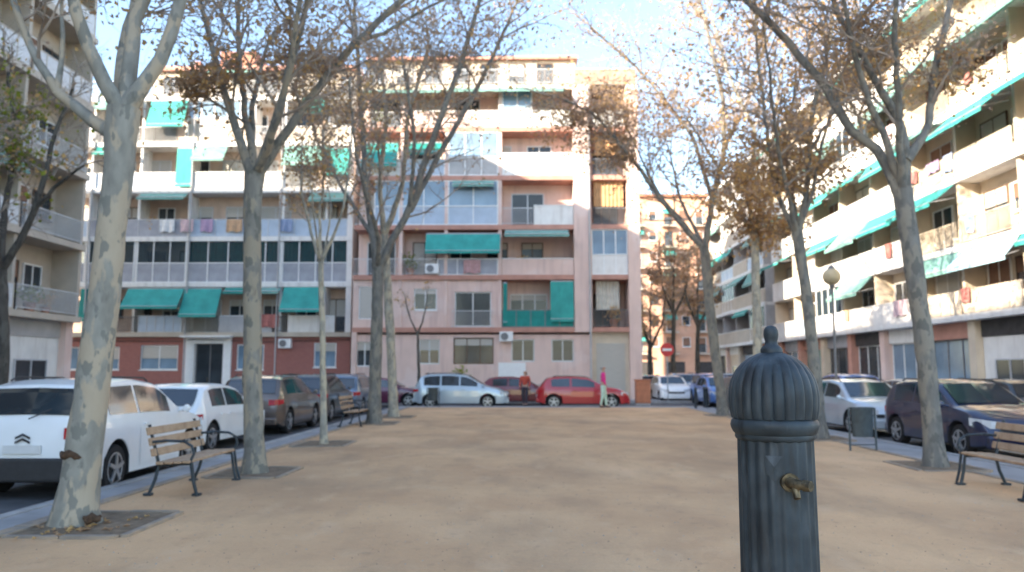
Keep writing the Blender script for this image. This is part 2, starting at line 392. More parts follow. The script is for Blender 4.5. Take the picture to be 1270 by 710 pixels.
def laundry(P_loc, rz, w_, h_, m, label, group=None):
    b = MB(); n = 8
    for i in range(n):
        a, c = -w_/2+w_*i/n, -w_/2+w_*(i+1)/n; f = lambda x: .03*math.sin(x*13)
        b.sheet([(a, f(a)*1.6, -h_*(1+.05*math.sin(a*9))), (c, f(c)*1.6, -h_*(1+.05*math.sin(c*9))), (c, f(c)*.3, 0), (a, f(a)*.3, 0)], .01)
    o = b.build('laundry', m); o.location = P_loc; o.rotation_euler = (0, 0, rz); return tag(o, label, 'laundry', group)
def backwall_doors(P, x0, x1, z, h, y, rnd, bay=2.9):
    """doors and windows in the wall at the back of a balcony"""
    x = x0+.35; k = 0
    while x < x1-1.3:
        if rnd.random() < .55: ww = min(rnd.uniform(1.5, 2.1), x1-x-.2); window(P, x, x+ww, z+.05, z+2.2, y, 2, rnd.choice([whitep, alu, brownf]), sill=False, shutter=rnd.choice([0, 0, .3, .5, .95]))
        else: ww = min(rnd.uniform(1.0, 1.4), x1-x-.2); window(P, x, x+ww, z+1.0, z+2.15, y, 2, rnd.choice([whitep, alu, brownf]), shutter=rnd.choice([0, .3, .6]))
        x += ww+rnd.uniform(.5, 1.1)
# ------------------------------------------------------------------ central block, left: brick ground floor, galleries above
rnd = random.Random(3)
YL = 47.5; xl0 = XA(62, YL)
A = empty('apartment_building', (xl0, YL, 0), label='long apartment block with maroon brick ground floor and white doorway behind the plaza', cat='building')
fx = lambda px, py=430: XA(px, YL, py)-xl0
fz = lambda py: ZA(py, YL)
WL = fx(434); sl_py = [415, 353, 296, 236, 178, 121]; SLZ = [fz(p) for p in sl_py]
BW = 1.35
bx('wall', peach, A, 0, WL, BW, 13, SLZ[0], SLZ[-1])
# brick ground floor with openings
ops = [(fx(66), fx(95), fz(459), fz(430)), (fx(118), fx(146), fz(459), fz(430)), (fx(172), fx(219), fz(459), fz(428)), (fx(292), fx(326), fz(459), fz(427)), (fx(388), fx(416), fz(456), fz(425))]
dx0, dx1, dz1 = fx(240), fx(276), fz(426)
def wall_open(P, name, m, x0, x1, y0, y1, z0, z1, holes):
    """wall with rectangular holes, built of boxes in one mesh"""
    b = MB(); x = x0
    for (a, c, d, e) in sorted(holes):
        if a > x: b.box(x, a, y0, y1, z0, z1)
        if d > z0+.01: b.box(a, c, y0, y1, z0, d)
        if e < z1-.01: b.box(a, c, y0, y1, e, z1)
        x = c
    b.box(x, x1, y0, y1, z0, z1); return b.build(name, m, P)
wall_open(A, 'brick_wall', brick, 0, WL-.05, .25, .55, 0, SLZ[0]-.15, ops+[(dx0-.55, dx1+.5, 0, dz1+.35)])
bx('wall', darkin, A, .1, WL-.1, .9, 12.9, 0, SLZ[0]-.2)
bx('plinth', greyw, A, 0, dx0-.56, .19, .248, 0, .35); bx('plinth', greyw, A, dx1+.51, WL-.05, .19, .248, 0, .35)
for (a, c, d, e) in ops: window(A, a+.01, c-.01, d+.01, e-.01, .36, 2, shutter=rnd.choice([0, .3, .5]), gm=bglass)
dr = MB(); dr.box(dx0-.55, dx0, .1, .55, 0, dz1+.35).box(dx1, dx1+.5, .1, .55, 0, dz1+.35).box(dx0, dx1, .1, .55, dz1, dz1+.35).build('door_surround', whitep, A)
dd = window(A, dx0, dx1, .02, dz1, .45, 2, rail, sill=False, name='door')
bx('door_handle', brass, dd, (dx1-dx0)/2-.12, (dx1-dx0)/2-.09, -.12, -.05, .9, 1.2)
bx('canopy', white, A, dx0-.7, dx1+.65, -.5, .09, dz1+.36, dz1+.48)
aircon(A, fx(345), fz(432), .25)
for i, z in enumerate(SLZ):
    bx('balcony_slab', white if i not in (0,) else beige, A, 0, WL, -.02, BW-.003, z-.14, z+.14)
divs = [fx(p) for p in (100, 162, 226, 304, 345, 400)]
for i in range(len(SLZ)-1):
    for dxx in divs: bx('divider', white, A, dxx-.08, dxx+.08, .1, BW-.004, SLZ[i]+.142, SLZ[i+1]-.142)
    bx('pier', white, A, WL-.35, WL-.003, .02, BW-.004, SLZ[i]+.143, SLZ[i+1]-.143)
    backwall_doors(A, .2, WL-.4, SLZ[i]+.14, 2.6, BW-.02, rnd)
s1, s2, s3, s4, s5 = [z+.142 for z in SLZ[:5]]; H = SLZ[1]-SLZ[0]-.284
railing(A, 0, fx(134), s1, 1.0, .06, rail); railing(A, fx(135), fx(168), s1, 1.0, .06, rail)
panels(A, fx(169), fx(224), s1, 1.05, .06, panelb, .6, alu); railing(A, fx(226), fx(269), s1, 1.0, .06, rail)
solid(A, fx(270), fx(336), s1, 1.0, .08, greyw); railing(A, fx(337), fx(355), s1, 1.0, .06, rail); solid(A, fx(356), fx(414), s1, 1.0, .08, white); railing(A, fx(414), WL-.36, s1, 1., .06, rail)
gallery(A, .05, fx(98), s2, s2+H-.002, .1, 1.25, whitep, panelg, cglass)
gallery(A, fx(102), fx(160), s2, s2+H-.002, .1, 1.25, whitep, panelg, cglass)
gallery(A, fx(163), fx(225), s2, s2+H-.002, .1, 1.25, whitep, panelg, cglass, wp=1.1)
gallery(A, fx(227), fx(303), s2, s2+H-.002, .1, 1.25, whitep, panelg, cglass, curt, wp=1.3)
gallery(A, fx(305), fx(344), s2, s2+H-.002, .1, 1.25, whitep, panelg, cglass, curt)
gallery(A, fx(346), fx(430), s2, s2+H-.002, .1, 1.25, whitep, panelg, cglass, curt, wp=1.2)
panels(A, .05, fx(99), s3, 1.1, .08, panelb, 1.3); panels(A, fx(101), fx(225), s3, 1.15, .08, panelg, 1.5, alu); panels(A, fx(227), WL-.36, s3, 1.15, .08, panelb, 1.6, alu)
panels(A, .05, fx(161), s4, 1.05, .08, panelb, 1.3); panels(A, fx(163), fx(225), s4, 1.1, .08, panelg, 1.2); solid(A, fx(227), fx(344), s4, 1.05, .08, white); railing(A, fx(346), WL-.36, s4, 1.05, .08, railw)
solid(A, .05, fx(99), s5, 1.05, .08, white); railing(A, fx(101), fx(218), s5, 1.05, .08, railw); gallery(A, fx(219), fx(303), s5, s5+SLZ[5]-SLZ[4]-.286, .1, 1.6, whitep, beige, bglass, wp=.8); railing(A, fx(305), fx(343), s5, 1.05, .08, railw); panels(A, fx(346), WL-.36, s5, 1.05, .08, beige, .9)
for (a, c, t, b_, m, o_) in [(155, 225, 357, 381, teal, .9), (226, 272, 357, 391, teal, .8), (350, 401, 355, 385, teal, .9), (96, 112, 357, 395, teal2, .15), (305, 346, 356, 362, teal3, .5),
        (208, 228, 182, 228, teal, .12), (231, 272, 180, 199, teal, .7), (172, 219, 123, 156, teal, .6), (345, 400, 180, 205, teal, .7), (100, 160, 124, 134, teal3, .5), (165, 224, 238, 246, teal2, .6), (277, 303, 356, 362, teal2, .5), (365, 395, 120, 140, teal2, .5), (104, 150, 180, 190, teal2, .5), (400, 430, 183, 215, teal, .3), (380, 428, 238, 249, teal3, .6)]:
    m = teal3 if (int(a) % 3 == 0 and t < 350) else m; awning(A, fx(a), fx(c), fz(t)-.06 if t > 130 else fz(t), fz(b_), .0, m, o_)
for p in (103, 229, 342): MB().tube([(fx(p), -.08, .3), (fx(p), -.08, SLZ[-1]+.3)], .05, 8).build('drainpipe', greyw, A)
for p in (180, 300, 390): MB().tube([(fx(p), 5, SLZ[-1]), (fx(p), 5, fz(30))], .03, 6).tube([(fx(p)-.7, 5, fz(34)), (fx(p)+.7, 5, fz(34))], .02, 5).tube([(fx(p)-.5, 5, fz(38)), (fx(p)+.5, 5, fz(38))], .02, 5).build('aerial', rail, A)
MB().tube([(0, .2, SLZ[0]-.35), (dx0-1, .17, SLZ[0]-.42), (dx0, .06, SLZ[0]-.3), (WL*.7, .17, SLZ[0]-.45), (WL-.1, .2, SLZ[0]-.32)], .02, 5).build('cable', plast, A)
# attic set back, with its own terrace
bx('roof', roofm, A, 0, WL, -.02, 13, SLZ[-1]+.142, SLZ[-1]+.22)
zr = SLZ[-1]+.222; ztop = fz(66)
bx('attic_wall', cream, A, fx(150), WL-.5, 2.2, 11, zr, ztop-.3); bx('attic_roof', salmon, A, fx(150)-.3, WL-.2, 1.9, 11.2, ztop-.298, ztop)
for p in range(165, 420, 34): window(A, fx(p), fx(p+18), zr+.1, zr+2.1, 2.17, 2, brownf, sill=False, shutter=rnd.choice([0, .5, 0]))
railing(A, 0, WL, zr, 1.0, .1, railw)
awning(A, fx(235), fx(300), zr+2.5, zr+2.0, 2.15, teal3, 1.4)
bx('stair_tower', brick2, A, fx(225), fx(275), 4, 8, ztop, ztop+1.9); bx('chimney', brick2, A, fx(350), fx(358), 4, 5, ztop, ztop+1.4); bx('chimney', brick2, A, fx(190), fx(197), 4, 5, ztop, ztop+1.2)
# ------------------------------------------------------------------ central block, right: pink, corner tower
YP = 45.2; xp0 = XA(436, YP)
Bp = empty('apartment_building', (xp0, YP, 0), label='pink apartment block with salmon slab edges and a recessed corner behind the red car', cat='building')
fx = lambda px, py=430: XA(px, YP, py)-xp0
fz = lambda py: ZA(py, YP)
XC0, XC1, XC2, WP = fx(713), fx(735), fx(781), fx(796)
SP = [fz(p) for p in (409, 344, 282, 221, 161, 109)]
bx('wall', pink, Bp, 0, XC1, BW, 14, SP[0], SP[-1]); bx('wall', pink, Bp, XC1+.002, WP, 2.2, 14, SP[0], SP[-1])
ops = [(fx(441), fx(462), fz(455), fz(424)), (fx(519), fx(545), fz(452), fz(421)), (fx(562), fx(612), fz(452), fz(419)), (fx(634), fx(663), fz(449), fz(421)), (fx(684), fx(712), fz(449), fz(421))]
wall_open(Bp, 'ground_floor_wall', pink, 0, XC1, .15, .5, 0, SP[0]-.3, ops)
bx('plinth', greyw, Bp, 0, XC1, .1, .148, 0, .7)
for i, (a, c, d, e) in enumerate(ops): window(Bp, a+.01, c-.01, d+.01, e-.01, .3, 2 if i != 2 else 3, [whitep, alu, brownf, alu, alu][i], shutter=[.3, .4, .25, 0, 0][i], gm=wglass)
bx('wall_panel', whitep, Bp, fx(618), fx(652), .11, .146, .9, fz(450))
for i, z in enumerate(SP):
    bx('balcony_slab', salmon if i < 5 else cream, Bp, 0, XC0, -.05, BW-.003, z-.16, z+.12)
    if i < 5: bx('corner_slab', salmon, Bp, XC1, XC2, -.02, 2.19, z-.15, z+.13)
bx('pilaster', pink, Bp, XC0+.002, XC1-.002, -.08, BW-.003, SP[0]-.16, SP[-1]+.1)
bx('pilaster', pink, Bp, XC2+.002, WP, -.08, 2.198, 0, SP[-1]+.1)
bx('pilaster', pink, Bp, 0, .3, -.1, .148, 0, SP[0]-.162)
PD = [fx(p, 300) for p in (497, 553, 620)]
PH = [SP[i+1]-SP[i]-.28 for i in range(5)]
for i in range(5):
    z0 = SP[i]+.122; z1 = SP[i+1]-.162
    for k in PD: bx('divider', pink, Bp, k-.1, k+.1, 0, BW-.004, z0, z1)
    if i > 0: backwall_doors(Bp, .2, XC0-.3, z0, PH[i], BW-.02, rnd)
    # corner bays
    if i in (0, 2, 3): railing(Bp, XC1+.05, XC2-.05, z0+.01, 1.05, .1, rail, .09); window(Bp, XC1+.3, XC2-.3, z0+.02, z0+2.2, 2.17, 3, brownf, sill=False)
    elif i == 1: gallery(Bp, XC1+.02, XC2-.02, z0+.012, z1+.008, .08, 1.2, whitep, white, bglass, wp=.8)
    else: solid(Bp, XC1+.03, XC2-.03, z0+.01, 1.0, .08, white); window(Bp, XC1+.3, XC2-.3, z0+.02, z0+2.2, 2.17, 3, whitep, sill=False)
curtain(Bp, XC1+.2, XC2-.2, SP[2]+1.3, SP[3]-.2, .35, curo); curtain(Bp, XC1+.3, XC2-.5, SP[0]+1.2, SP[1]-.2, .6, curw)
curtain(Bp, XC1+.3, XC2-.3, SP[3]+1.5, SP[4]-.2, .5, curo)
# ground corner: rolled cream shutter
bx('corner_wall', cream, Bp, XC1+.003, XC2, .3, 2.2, 0, SP[0]-.152)
sh_ = MB()
for k in range(28): sh_.box(0, XC2-XC1-.5, 0, .03, k*.115, k*.115+.1)
sh_.build('roller_shutter', shut, Bp, loc=(XC1+.25, .265, .05))
# first floor
z0 = SP[0]+.122; BWY = BW-.03
wall_open(Bp, 'front_wall', pink, 0, PD[1]-.1, .1, .3, z0, SP[1]-.162, [(fx(443), fx(463), fz(396), fz(355)), (fx(512), fx(541), fz(385), fz(358))])
window(Bp, fx(443)+.01, fx(463)-.01, fz(396)+.01, fz(355)-.01, .2, 1, whitep, shutter=.93, sill=False); window(Bp, fx(512)+.01, fx(541)-.01, fz(385)+.01, fz(358)-.01, .2, 2, whitep, shutter=.2)
wall_open(Bp, 'front_wall', pink, PD[1]+.1, PD[2]-.1, .1, .3, z0, SP[1]-.162, [(fx(563), fx(609), z0+.02, fz(362))])
window(Bp, fx(563)+.01, fx(609)-.01, z0+.03, fz(362)-.01, .22, 2, whitep, sill=False); railing(Bp, fx(560), fx(612), z0, 1., -.02, railw)
window(Bp, fx(632), fx(680), z0+.5, z0+2.1, BWY, 3, whitep, shutter=.2)
panels(Bp, PD[2]+.12, XC0-.03, z0, 1.05, .02, teal2, .9, rail)
awning(Bp, fx(683), fx(712), fz(350), fz(396), .0, teal, .18); awning(Bp, fx(624), fx(629), fz(352), fz(400), .0, teal2, .1)
# second floor
z0 = SP[1]+.122
railing(Bp, 0.02, PD[0]-.11, z0, 1.0, .02, railw); railing(Bp, PD[0]+.11, fx(540), z0, 1, .02, railw); panels(Bp, fx(541), PD[2]-.11, z0, 1.0, .02, panelg, 1.2); solid(Bp, PD[2]+.12, XC0-.03, z0, .95, .05, pink)
awning(Bp, fx(527), fx(620), fz(291), fz(313), -.02, teal, .55); awning(Bp, fx(626), fx(706), fz(287), fz(294), -.02, teal3, .9)
laundry((xp0+fx(585), YP-.12, fz(323)), 0, 1.0, .8, mat('towel_pink', (.5, .3, .3), .9), 'dull pink towel hanging on the railing under the widest teal awning')
# third floor glazed
z0 = SP[2]+.122
gallery(Bp, fx(464, 260), PD[2]-.11, z0, SP[3]-.164, .02, 1.15, whitep, panelb, bglass, wp=1.45); railing(Bp, .02, fx(463, 260)-.02, z0, 1.0, .03, railw)
railing(Bp, PD[2]+.12, fx(661, 260), z0, 1.05, .03, railw); solid(Bp, fx(662, 260), XC0-.03, z0, 1.15, .05, white)
awning(Bp, fx(560), fx(612), SP[3]-.2, SP[3]-.5, -.02, teal3, .5)
# fourth
z0 = SP[3]+.122
solid(Bp, .03, PD[0]-.11, z0, 1.0, .05, white); panels(Bp, PD[0]+.11, PD[1]-.11, z0, 1.05, .03, panelb, 1.2); gallery(Bp, PD[1]+.11, PD[2]-.11, z0, SP[4]-.164, .02, 1.15, whitep, greyw, bglass, wp=.9); solid(Bp, PD[2]+.12, XC0-.03, z0, 1.35, .05, white)
awning(Bp, fx(445), fx(490), fz(178), fz(206), -.02, teal, .6); awning(Bp, fx(505), fx(545), fz(178), fz(192), -.02, teal2, .6)
# fifth
z0 = SP[4]+.122
railing(Bp, .03, PD[0]-.11, z0, 1.0, .03, railw); solid(Bp, PD[0]+.11, PD[2]-.11, z0, 1.0, .05, pink); gallery(Bp, PD[2]+.12, fx(660, 150), z0, SP[5]-.164, .02, 1.15, whitep, whitep, bglass, wp=.9); solid(Bp, fx(661, 150), XC0-.03, z0, 1.0, .05, white)
awning(Bp, fx(452, 120), fx(548, 120), fz(111), fz(118), -.02, teal3, .8); awning(Bp, fx(556, 120), fx(698, 120), fz(109), fz(117), -.02, teal3, .8)
bx('roof', roofm, Bp, 0, WP, -.05, 14, SP[-1]+.122, SP[-1]+.2)
zr = SP[-1]+.202
bx('attic_wall', cream, Bp, .5, fx(716, 80), 1.8, 12, zr, fz(62)); bx('attic_roof', salmon, Bp, .2, fx(719, 80), 1.5, 12.2, fz(62)+.002, fz(62)+.2)
bx('stair_tower', white, Bp, fx(628, 70), fx(716, 70)-.05, 3, 9, fz(62)+.202, fz(46)); bx('stair_tower', cream, Bp, fx(740, 90), fx(783, 90), 1.0, 8, zr, fz(84))
for p in range(450, 700, 36): window(Bp, fx(p, 90), fx(p+21, 90), zr+.1, zr+2.0, 1.77, 2, brownf, sill=False, shutter=rnd.choice([0, .4, 0]))
railing(Bp, 0.02, XC0, zr, .95, .03, railw); solid(Bp, XC0+.1, WP-.05, zr, .9, .1, salmon)
MB().tube([(fx(700), 6, fz(50)), (fx(700), 6, fz(20))], .03, 6).tube([(fx(700)-.9, 6, fz(26)), (fx(700)+.9, 6, fz(26))], .02, 5).tube([(fx(700)-.6, 6, fz(31)), (fx(700)+.6, 6, fz(31))], .02, 5).build('aerial', rail, Bp)
MB().tube([(XC1-.12, -.16, .2), (XC1-.12, -.16, SP[-1])], .06, 8).build('drainpipe', greyw, Bp)
for (p, q) in ((649, 424), (556, 340)): aircon(Bp, fx(p)-1.4, fz(q), .1)
# blue shutters on the slip of wall at the far corner
for i in (1, 2, 3): bx('shutter', mat('blue_shutter', (.22, .33, .42), .6), Bp, WP+.002, WP+.05, .4, 1.3, SP[i]+.9, SP[i]+2.3)
# ------------------------------------------------------------------ generic slab-and-parapet block for the street sides
def side_block(label, loc, rz, W, D, sz, top, par, wallm, rnd, bay=4.0, aw=.5, par2=None, split=0, slabm=None, fixed=(), attic=True, ov=1.3):
    T = empty('apartment_building', loc, rz, label=label, cat='building'); n = int(W/bay)
    bx('wall', wallm, T, 0, W, ov, D, sz[0]-.2, top)
    for i, z in enumerate(sz):
        bx('balcony_slab', slabm or white, T, 0, W, -.03, ov-.003, z-.2, z+.05)
    bx('roof', white, T, -.0, W, -.25, D, top+.002, top+.26)
    for i, z in enumerate(sz):
        z1 = (sz[i+1] if i+1 < len(sz) else top+.2)-.204
        for k in range(n):
            a, c = k*bay+.09, (k+1)*bay-.09; zz = z+.053
            bx('divider', wallm, T, k*bay-.085 if k else .001, k*bay+.085, .12, ov-.004, zz, z1)
            P_ = par if a < W-split else par2; r_ = rnd.random()
            if a < W-split:
                if r_ < .72: solid(T, a-.088, c+.088, z-.199 if 0 else zz, 1.0, .04, P_)
                elif r_ < .8: panels(T, a, c, zz, 1.0, .03, panelb, 1.2)
                else: gallery(T, a, c, zz, z1, .05, 1.0, whitep, P_, cglass, wp=1.0, cur=curw)
            else:
                railing(T, a, c, zz, 1.0, .0, par2, .1) if rnd.random() < .5 else panels(T, a, c, zz, 1.0, .0, par2, .8, beige)
            if r_ < .8 or a >= W-split:
                ww = rnd.uniform(1.5, 2.0); x_ = a+rnd.uniform(.2, .5)
                window(T, x_, x_+ww, zz+.03, zz+2.15, ov-.02, 2, rnd.choice([whitep, brownf, alu]), sill=False, shutter=rnd.choice([0, .3, .5, .9]), shm=rnd.choice([shut, shutb]))
                if x_+ww+1.3 < c: window(T, x_+ww+.3, min(c-.2, x_+ww+1.5), zz+.95, zz+2.1, ov-.02, 2, rnd.choice([whitep, brownf]), shutter=rnd.choice([0, .5]), shm=shutb)
                q = rnd.random()
                f = [f_ for f_ in fixed if f_[0] == i and f_[1] == k]
                if f: awning(T, a-.05, c+.05, z1, z1-f[0][2], -.0, f[0][3], f[0][4])
                elif q < aw: awning(T, a, c, z1, z1-rnd.choice([.3, .45, .7, 1.0]), -.0, rnd.choice([teal, teal, teal3, teal3, teal2]), rnd.choice([.3, .5, .9]))
        bx('divider', wallm, T, W-.2, W-.001, .12, ov-.004, z+.053, z1)
    # ground floor: piers and shopfronts
    for k in range(n+1):
        x = min(max(k*bay-.25, 0), W-.5); bx('pier', rnd.choice([salmon, pink, cream, beige]), T, x, x+.5, .3, .9, 0, sz[0]-.202)
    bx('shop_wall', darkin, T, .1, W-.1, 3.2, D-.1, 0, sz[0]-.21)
    for k in range(n):
        a, c = k*bay+.27, (k+1)*bay-.27; q = rnd.random()
        wz = sz[0]-.9
        if q < .6: window(T, a, c, .35, wz, .75, 3, rnd.choice([alu, whitep, rail]), gm=rnd.choice([wglass, bglass]), sill=False, name='shop_window'); bx('stall_riser', rnd.choice([greyw, white, salmon]), T, a, c, .6, .85, 0, .345)
        elif q < .8:
            b = MB()
            for j in range(int(wz/.12)): b.box(0, c-a, 0, .03, j*.12, j*.12+.105)
            b.build('roller_shutter', rnd.choice([alu, teal3, panelb]), T, loc=(a, .75, .02))
        else: bx('shop_wall', rnd.choice([white, cream, greyw]), T, a, c, .6, .9, 0, wz-.003); window(T, a+.8, c-.8, .9, 2.1, .58, 2, alu)
        bx('fascia', rnd.choice([greyw, panelg, white, darkin, salmon]), T, a, c, .55, .95, wz+.003, sz[0]-.203)
    if attic:
        bx('attic_wall', wallm, T, 1.5, W-1.5, 3.2, D-1, top+.262, top+2.6); bx('attic_roof', salmon, T, 1.2, W-1.2, 2.9, D-.8, top+2.603, top+2.8)
        railing(T, 0.05, W-.05, top+.262, .95, .0, rail)
        for k in range(n-1): window(T, 2.2+k*bay, 3.9+k*bay, top+.4, top+2.3, 3.17, 2, brownf, sill=False)
    return T
XR = 18.2
zR = [3.9+2.9*i for i in range(5)]
kz = lambda Y: int((56-Y)/4)
fixed = [(0, kz(31.5), .75, blueaw, .6), (0, kz(44), .9, teal3, .9), (0, kz(29.4), .55, teal, 1.2), (1, kz(34), .8, teal, 1.1), (1, kz(37.5), .8, teal, .8), (1, kz(48), .7, teal, .8), (2, kz(45), .9, teal, .9), (2, kz(30.5), .9, teal, 1.1), (2, kz(27), .6, teal, 1.1),
         (3, kz(30), .6, teal3, 1.1), (3, kz(34), .4, teal3, 1.1), (3, kz(26), .6, teal3, 1.1), (2, kz(41), .5, teal, .7), (3, kz(42), .6, teal2, .8)]
right_b = side_block('bright white apartment block with teal awnings along the right side of the plaza', (XR, 56, 0), -math.pi/2, 40, 14, zR, 18.4, white, cream, random.Random(11), 4.0, .55, par2=cream, split=22.5, fixed=fixed, ov=1.0)
side_block('grey beige apartment block at the far right end of the street', (XR+.3, 76, 0), -math.pi/2, 17, 13, [4.0+2.9*i for i in range(5)], 18.6, beige, greyw, random.Random(5), 4.25, .4, par2=beige)
# left block (nearest): only its far corner is in view; unseen body added extra deep to shade the central facade
left_b = side_block('shaded apartment block with pale balconies at the far left edge', (-19.3, -26, 0), math.pi/2, 59, 30, [3.9+3.15*i for i in range(6)], 22.6, cream, beige, random.Random(8), 4.2, .25, par2=railw, split=22, attic=False, slabm=beige)
# far sunlit blocks closing the street
def far_block(label, x, y, W, H, m, rnd, D=12, cols=8, st=2.9, bal=True):
    T = empty('apartment_building', (x, y, 0), 0, label=label, cat='building'); n = int((H-4)/st)
    bx('wall', m, T, 0, W, 0, D, 0, H); bx('roof', tile, T, -.3, W+.3, -.4, D+.3, H+.002, H+.35)
    cw = W/cols
    for i in range(n):
        z = 4+st*i
        for k in range(cols):
            window(T, k*cw+cw*.25, k*cw+cw*.75, z+.9 if (k % 2) else z+.1, z+2.2, -.03, 1 if cw < 2.5 else 2, rnd.choice([whitep, brownf]), sill=bool(k % 2), shutter=rnd.choice([0, .4, .8]), shm=shutb)
            if bal and not k % 2:
                bx('balcony_slab', beige, T, k*cw+.1, (k+1)*cw-.1, -1.1, -.002, z-.15, z+.02); railing(T, k*cw+.1, (k+1)*cw-.1, z+.022, 1.0, -1.05, rail, .2)
                if rnd.random() < .35: awning(T, k*cw+.2, (k+1)*cw-.2, z+2.4, z+1.8, -.05, teal, .9)
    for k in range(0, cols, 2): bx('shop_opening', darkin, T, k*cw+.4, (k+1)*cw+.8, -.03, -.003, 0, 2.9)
    return T
far_block('sunlit orange cream block closing the street beyond the corner', XA(783, 104), 104, 17, 25.5, farm, random.Random(2))
far_block('lower brick block behind the far right street trees', XA(783, 104)+17.6, 100, 22, 21, brick2, random.Random(4), cols=9)
far_block('tall pale block rising behind the pink one', XA(600, 75), 75, 14, 24, cream, random.Random(6), cols=6, bal=False)
# ------------------------------------------------------------------ trees
def interp(pts, rads, step):
    out, ro = [pts[0]], [rads[0]]
    for a, b, c, d in zip(pts[:-1], pts[1:], rads[:-1], rads[1:]):
        n = max(1, int((b-a).length/step))
        for i in range(1, n+1): out.append(a.lerp(b, i/n)); ro.append(c+(d-c)*i/n)
    for _ in range(2):
        out = [out[0]]+[(out[i-1]+out[i]*2+out[i+1])/4 for i in range(1, len(out)-1)]+[out[-1]]
    return out, ro
def plane_tree(base, trunk, limbs, label, rnd, bark=bark1, leaves=1500, lsize=.07, twigden=1.0, lmat=None, extra=3, reach=1.0, depth=2, name='plane_tree', group='plane trees lining the plaza', wound=None, llow=None, clumps_at=()):
    """trunk: [(px,py,r)], limbs: list of [(px,py,r,dY)] in image pixels at the depth of the base; stored as real points"""
    Y = base.y; root = empty(name, base, 0, label=label, cat='tree', group=group)
    tp = [base+Vector((0, 0, -.1))]+[at(p[0], p[1], Y) for p in trunk]
    tr = [trunk[0][2]*1.25]+[p[2] for p in trunk]
    pts, rr = interp(tp, tr, .22)
    b = MB(); k = 18
    for i in range(len(pts)): pts[i] = pts[i]+Vector((rnd.gauss(0, .006), rnd.gauss(0, .006), 0))
    b.tube([p-base for p in pts], [r*(1+rnd.uniform(-.035, .035))*(1+.32*max(0, 1-i*.22/.45)**2) for i, r in enumerate(rr)], k)
    t = b.build('trunk', bark, root, True, angle=70)
    tw = MB(); tips = []; fork = tp[-1]
    L = []
    for lb in limbs:
        lp = [at(q[0], q[1], Y+q[3]) for q in lb]; L.append((lp, [q[2] for q in lb]))
    for e in range(extra):
        a = rnd.uniform(0, 6.28); d = Vector((math.cos(a)*.45, math.sin(a)*.9, 1.0)).normalized(); p = fork-Vector((0, 0, .1)); q = [p]
        r0 = tr[-1]*.5; ln = 4.2*reach
        for j in range(5):
            d = (d+Vector((rnd.gauss(0, .12), rnd.gauss(0, .12), rnd.uniform(-.02, .12)))).normalized(); p = p+d*ln/5; q.append(p)
        L.append((q, [r0*(1-.14*j) for j in range(6)]))
    br = []
    def grow(p, d, ln, r, lev):
        seg = 4 if lev == 0 else 3; q = [p]; rs = [r]
        for j in range(seg):
            d = (d+Vector((rnd.gauss(0, .2), rnd.gauss(0, .2), rnd.gauss(.03, .14)))).normalized(); p = p+d*ln/seg; q.append(p); rs.append(r*(1-.75*(j+1)/seg))
        tw.tube([v-base for v in q], rs, 4 if lev else 5, False)
        if lev < depth:
            for j in range(1, seg+1):
                for _ in range(rnd.choice([1, 2, 2]) if lev == 0 else rnd.choice([1, 2])):
                    dd = (d*.75+Vector((rnd.gauss(0, .7), rnd.gauss(0, .7), rnd.gauss(.1, .5)))).normalized()
                    grow(q[j], dd, ln*rnd.uniform(.42, .68), rs[j]*.65+.002, lev+1)
        if lev >= 1: tips.extend(q[1:])
    for lp, lr in L:
        pts, rr = interp(lp, [v*(.86 if j else 1) for j, v in enumerate(lr)], .25)
        pts = [p+Vector((rnd.gauss(0, .012), rnd.gauss(0, .012), rnd.gauss(0, .012))) if 0 < i < len(pts)-1 else p for i, p in enumerate(pts)]
        MB().tube([p-base for p in pts], rr, 10).build('limb', bark, root, True, angle=70)
        n = len(pts); acc = 0
        for i in range(2, n):
            acc += (pts[i]-pts[i-1]).length*(.5+1.4*i/n)*twigden*.85
            while acc > .42:
                acc -= .42; d = (pts[i]-pts[i-1]).normalized(); o_ = Vector((rnd.gauss(0, 1), rnd.gauss(0, 1), rnd.gauss(0, .6))); o_ = (o_-d*o_.dot(d)).normalized()
                grow(pts[i], (d*.7+o_*.9+Vector((0, 0, .15))).normalized(), rnd.uniform(.8, 1.9)*reach, min(rr[i]*.5, .022)*reach+.004, 0)
        grow(pts[-1], (pts[-1]-pts[-2]).normalized(), 1.4*reach, rr[-1], 0)
    cl = []
    for (px, py, dY, rd, cnt, mi) in clumps_at:
        c = at(px, py, Y+dY); q = min((v for lp, lr in L for v in lp), key=lambda v: (v-c).length+(2 if v.z > c.z else 0)); n0 = len(tips)
        mid = q.lerp(c, .5)+Vector((0, 0, .12)); tw.tube([q-base, mid-base, c-base], [.03, .02, .012], 5, False)
        for _ in range(9):
            grow(mid.lerp(c, rnd.random()), Vector((rnd.gauss(0, 1), rnd.gauss(0, 1), rnd.gauss(0, .6))).normalized(), rd*rnd.uniform(.9, 1.5), .012, 0)
        mine = tips[n0:]
        for _ in range(cnt): cl.append((rnd.choice(mine)+Vector((rnd.gauss(0, .1), rnd.gauss(0, .1), rnd.gauss(0, .1)))*rd, mi))
    tag(tw.build('twigs', twigm, root), kind='stuff')
    lm = lmat or [leafb, leafo, leafd]; fb = MB()
    if llow is not None: tips = [p for p in tips if p.z > llow]
    clumps = [rnd.choice(tips) for _ in range(max(4, leaves//40))]
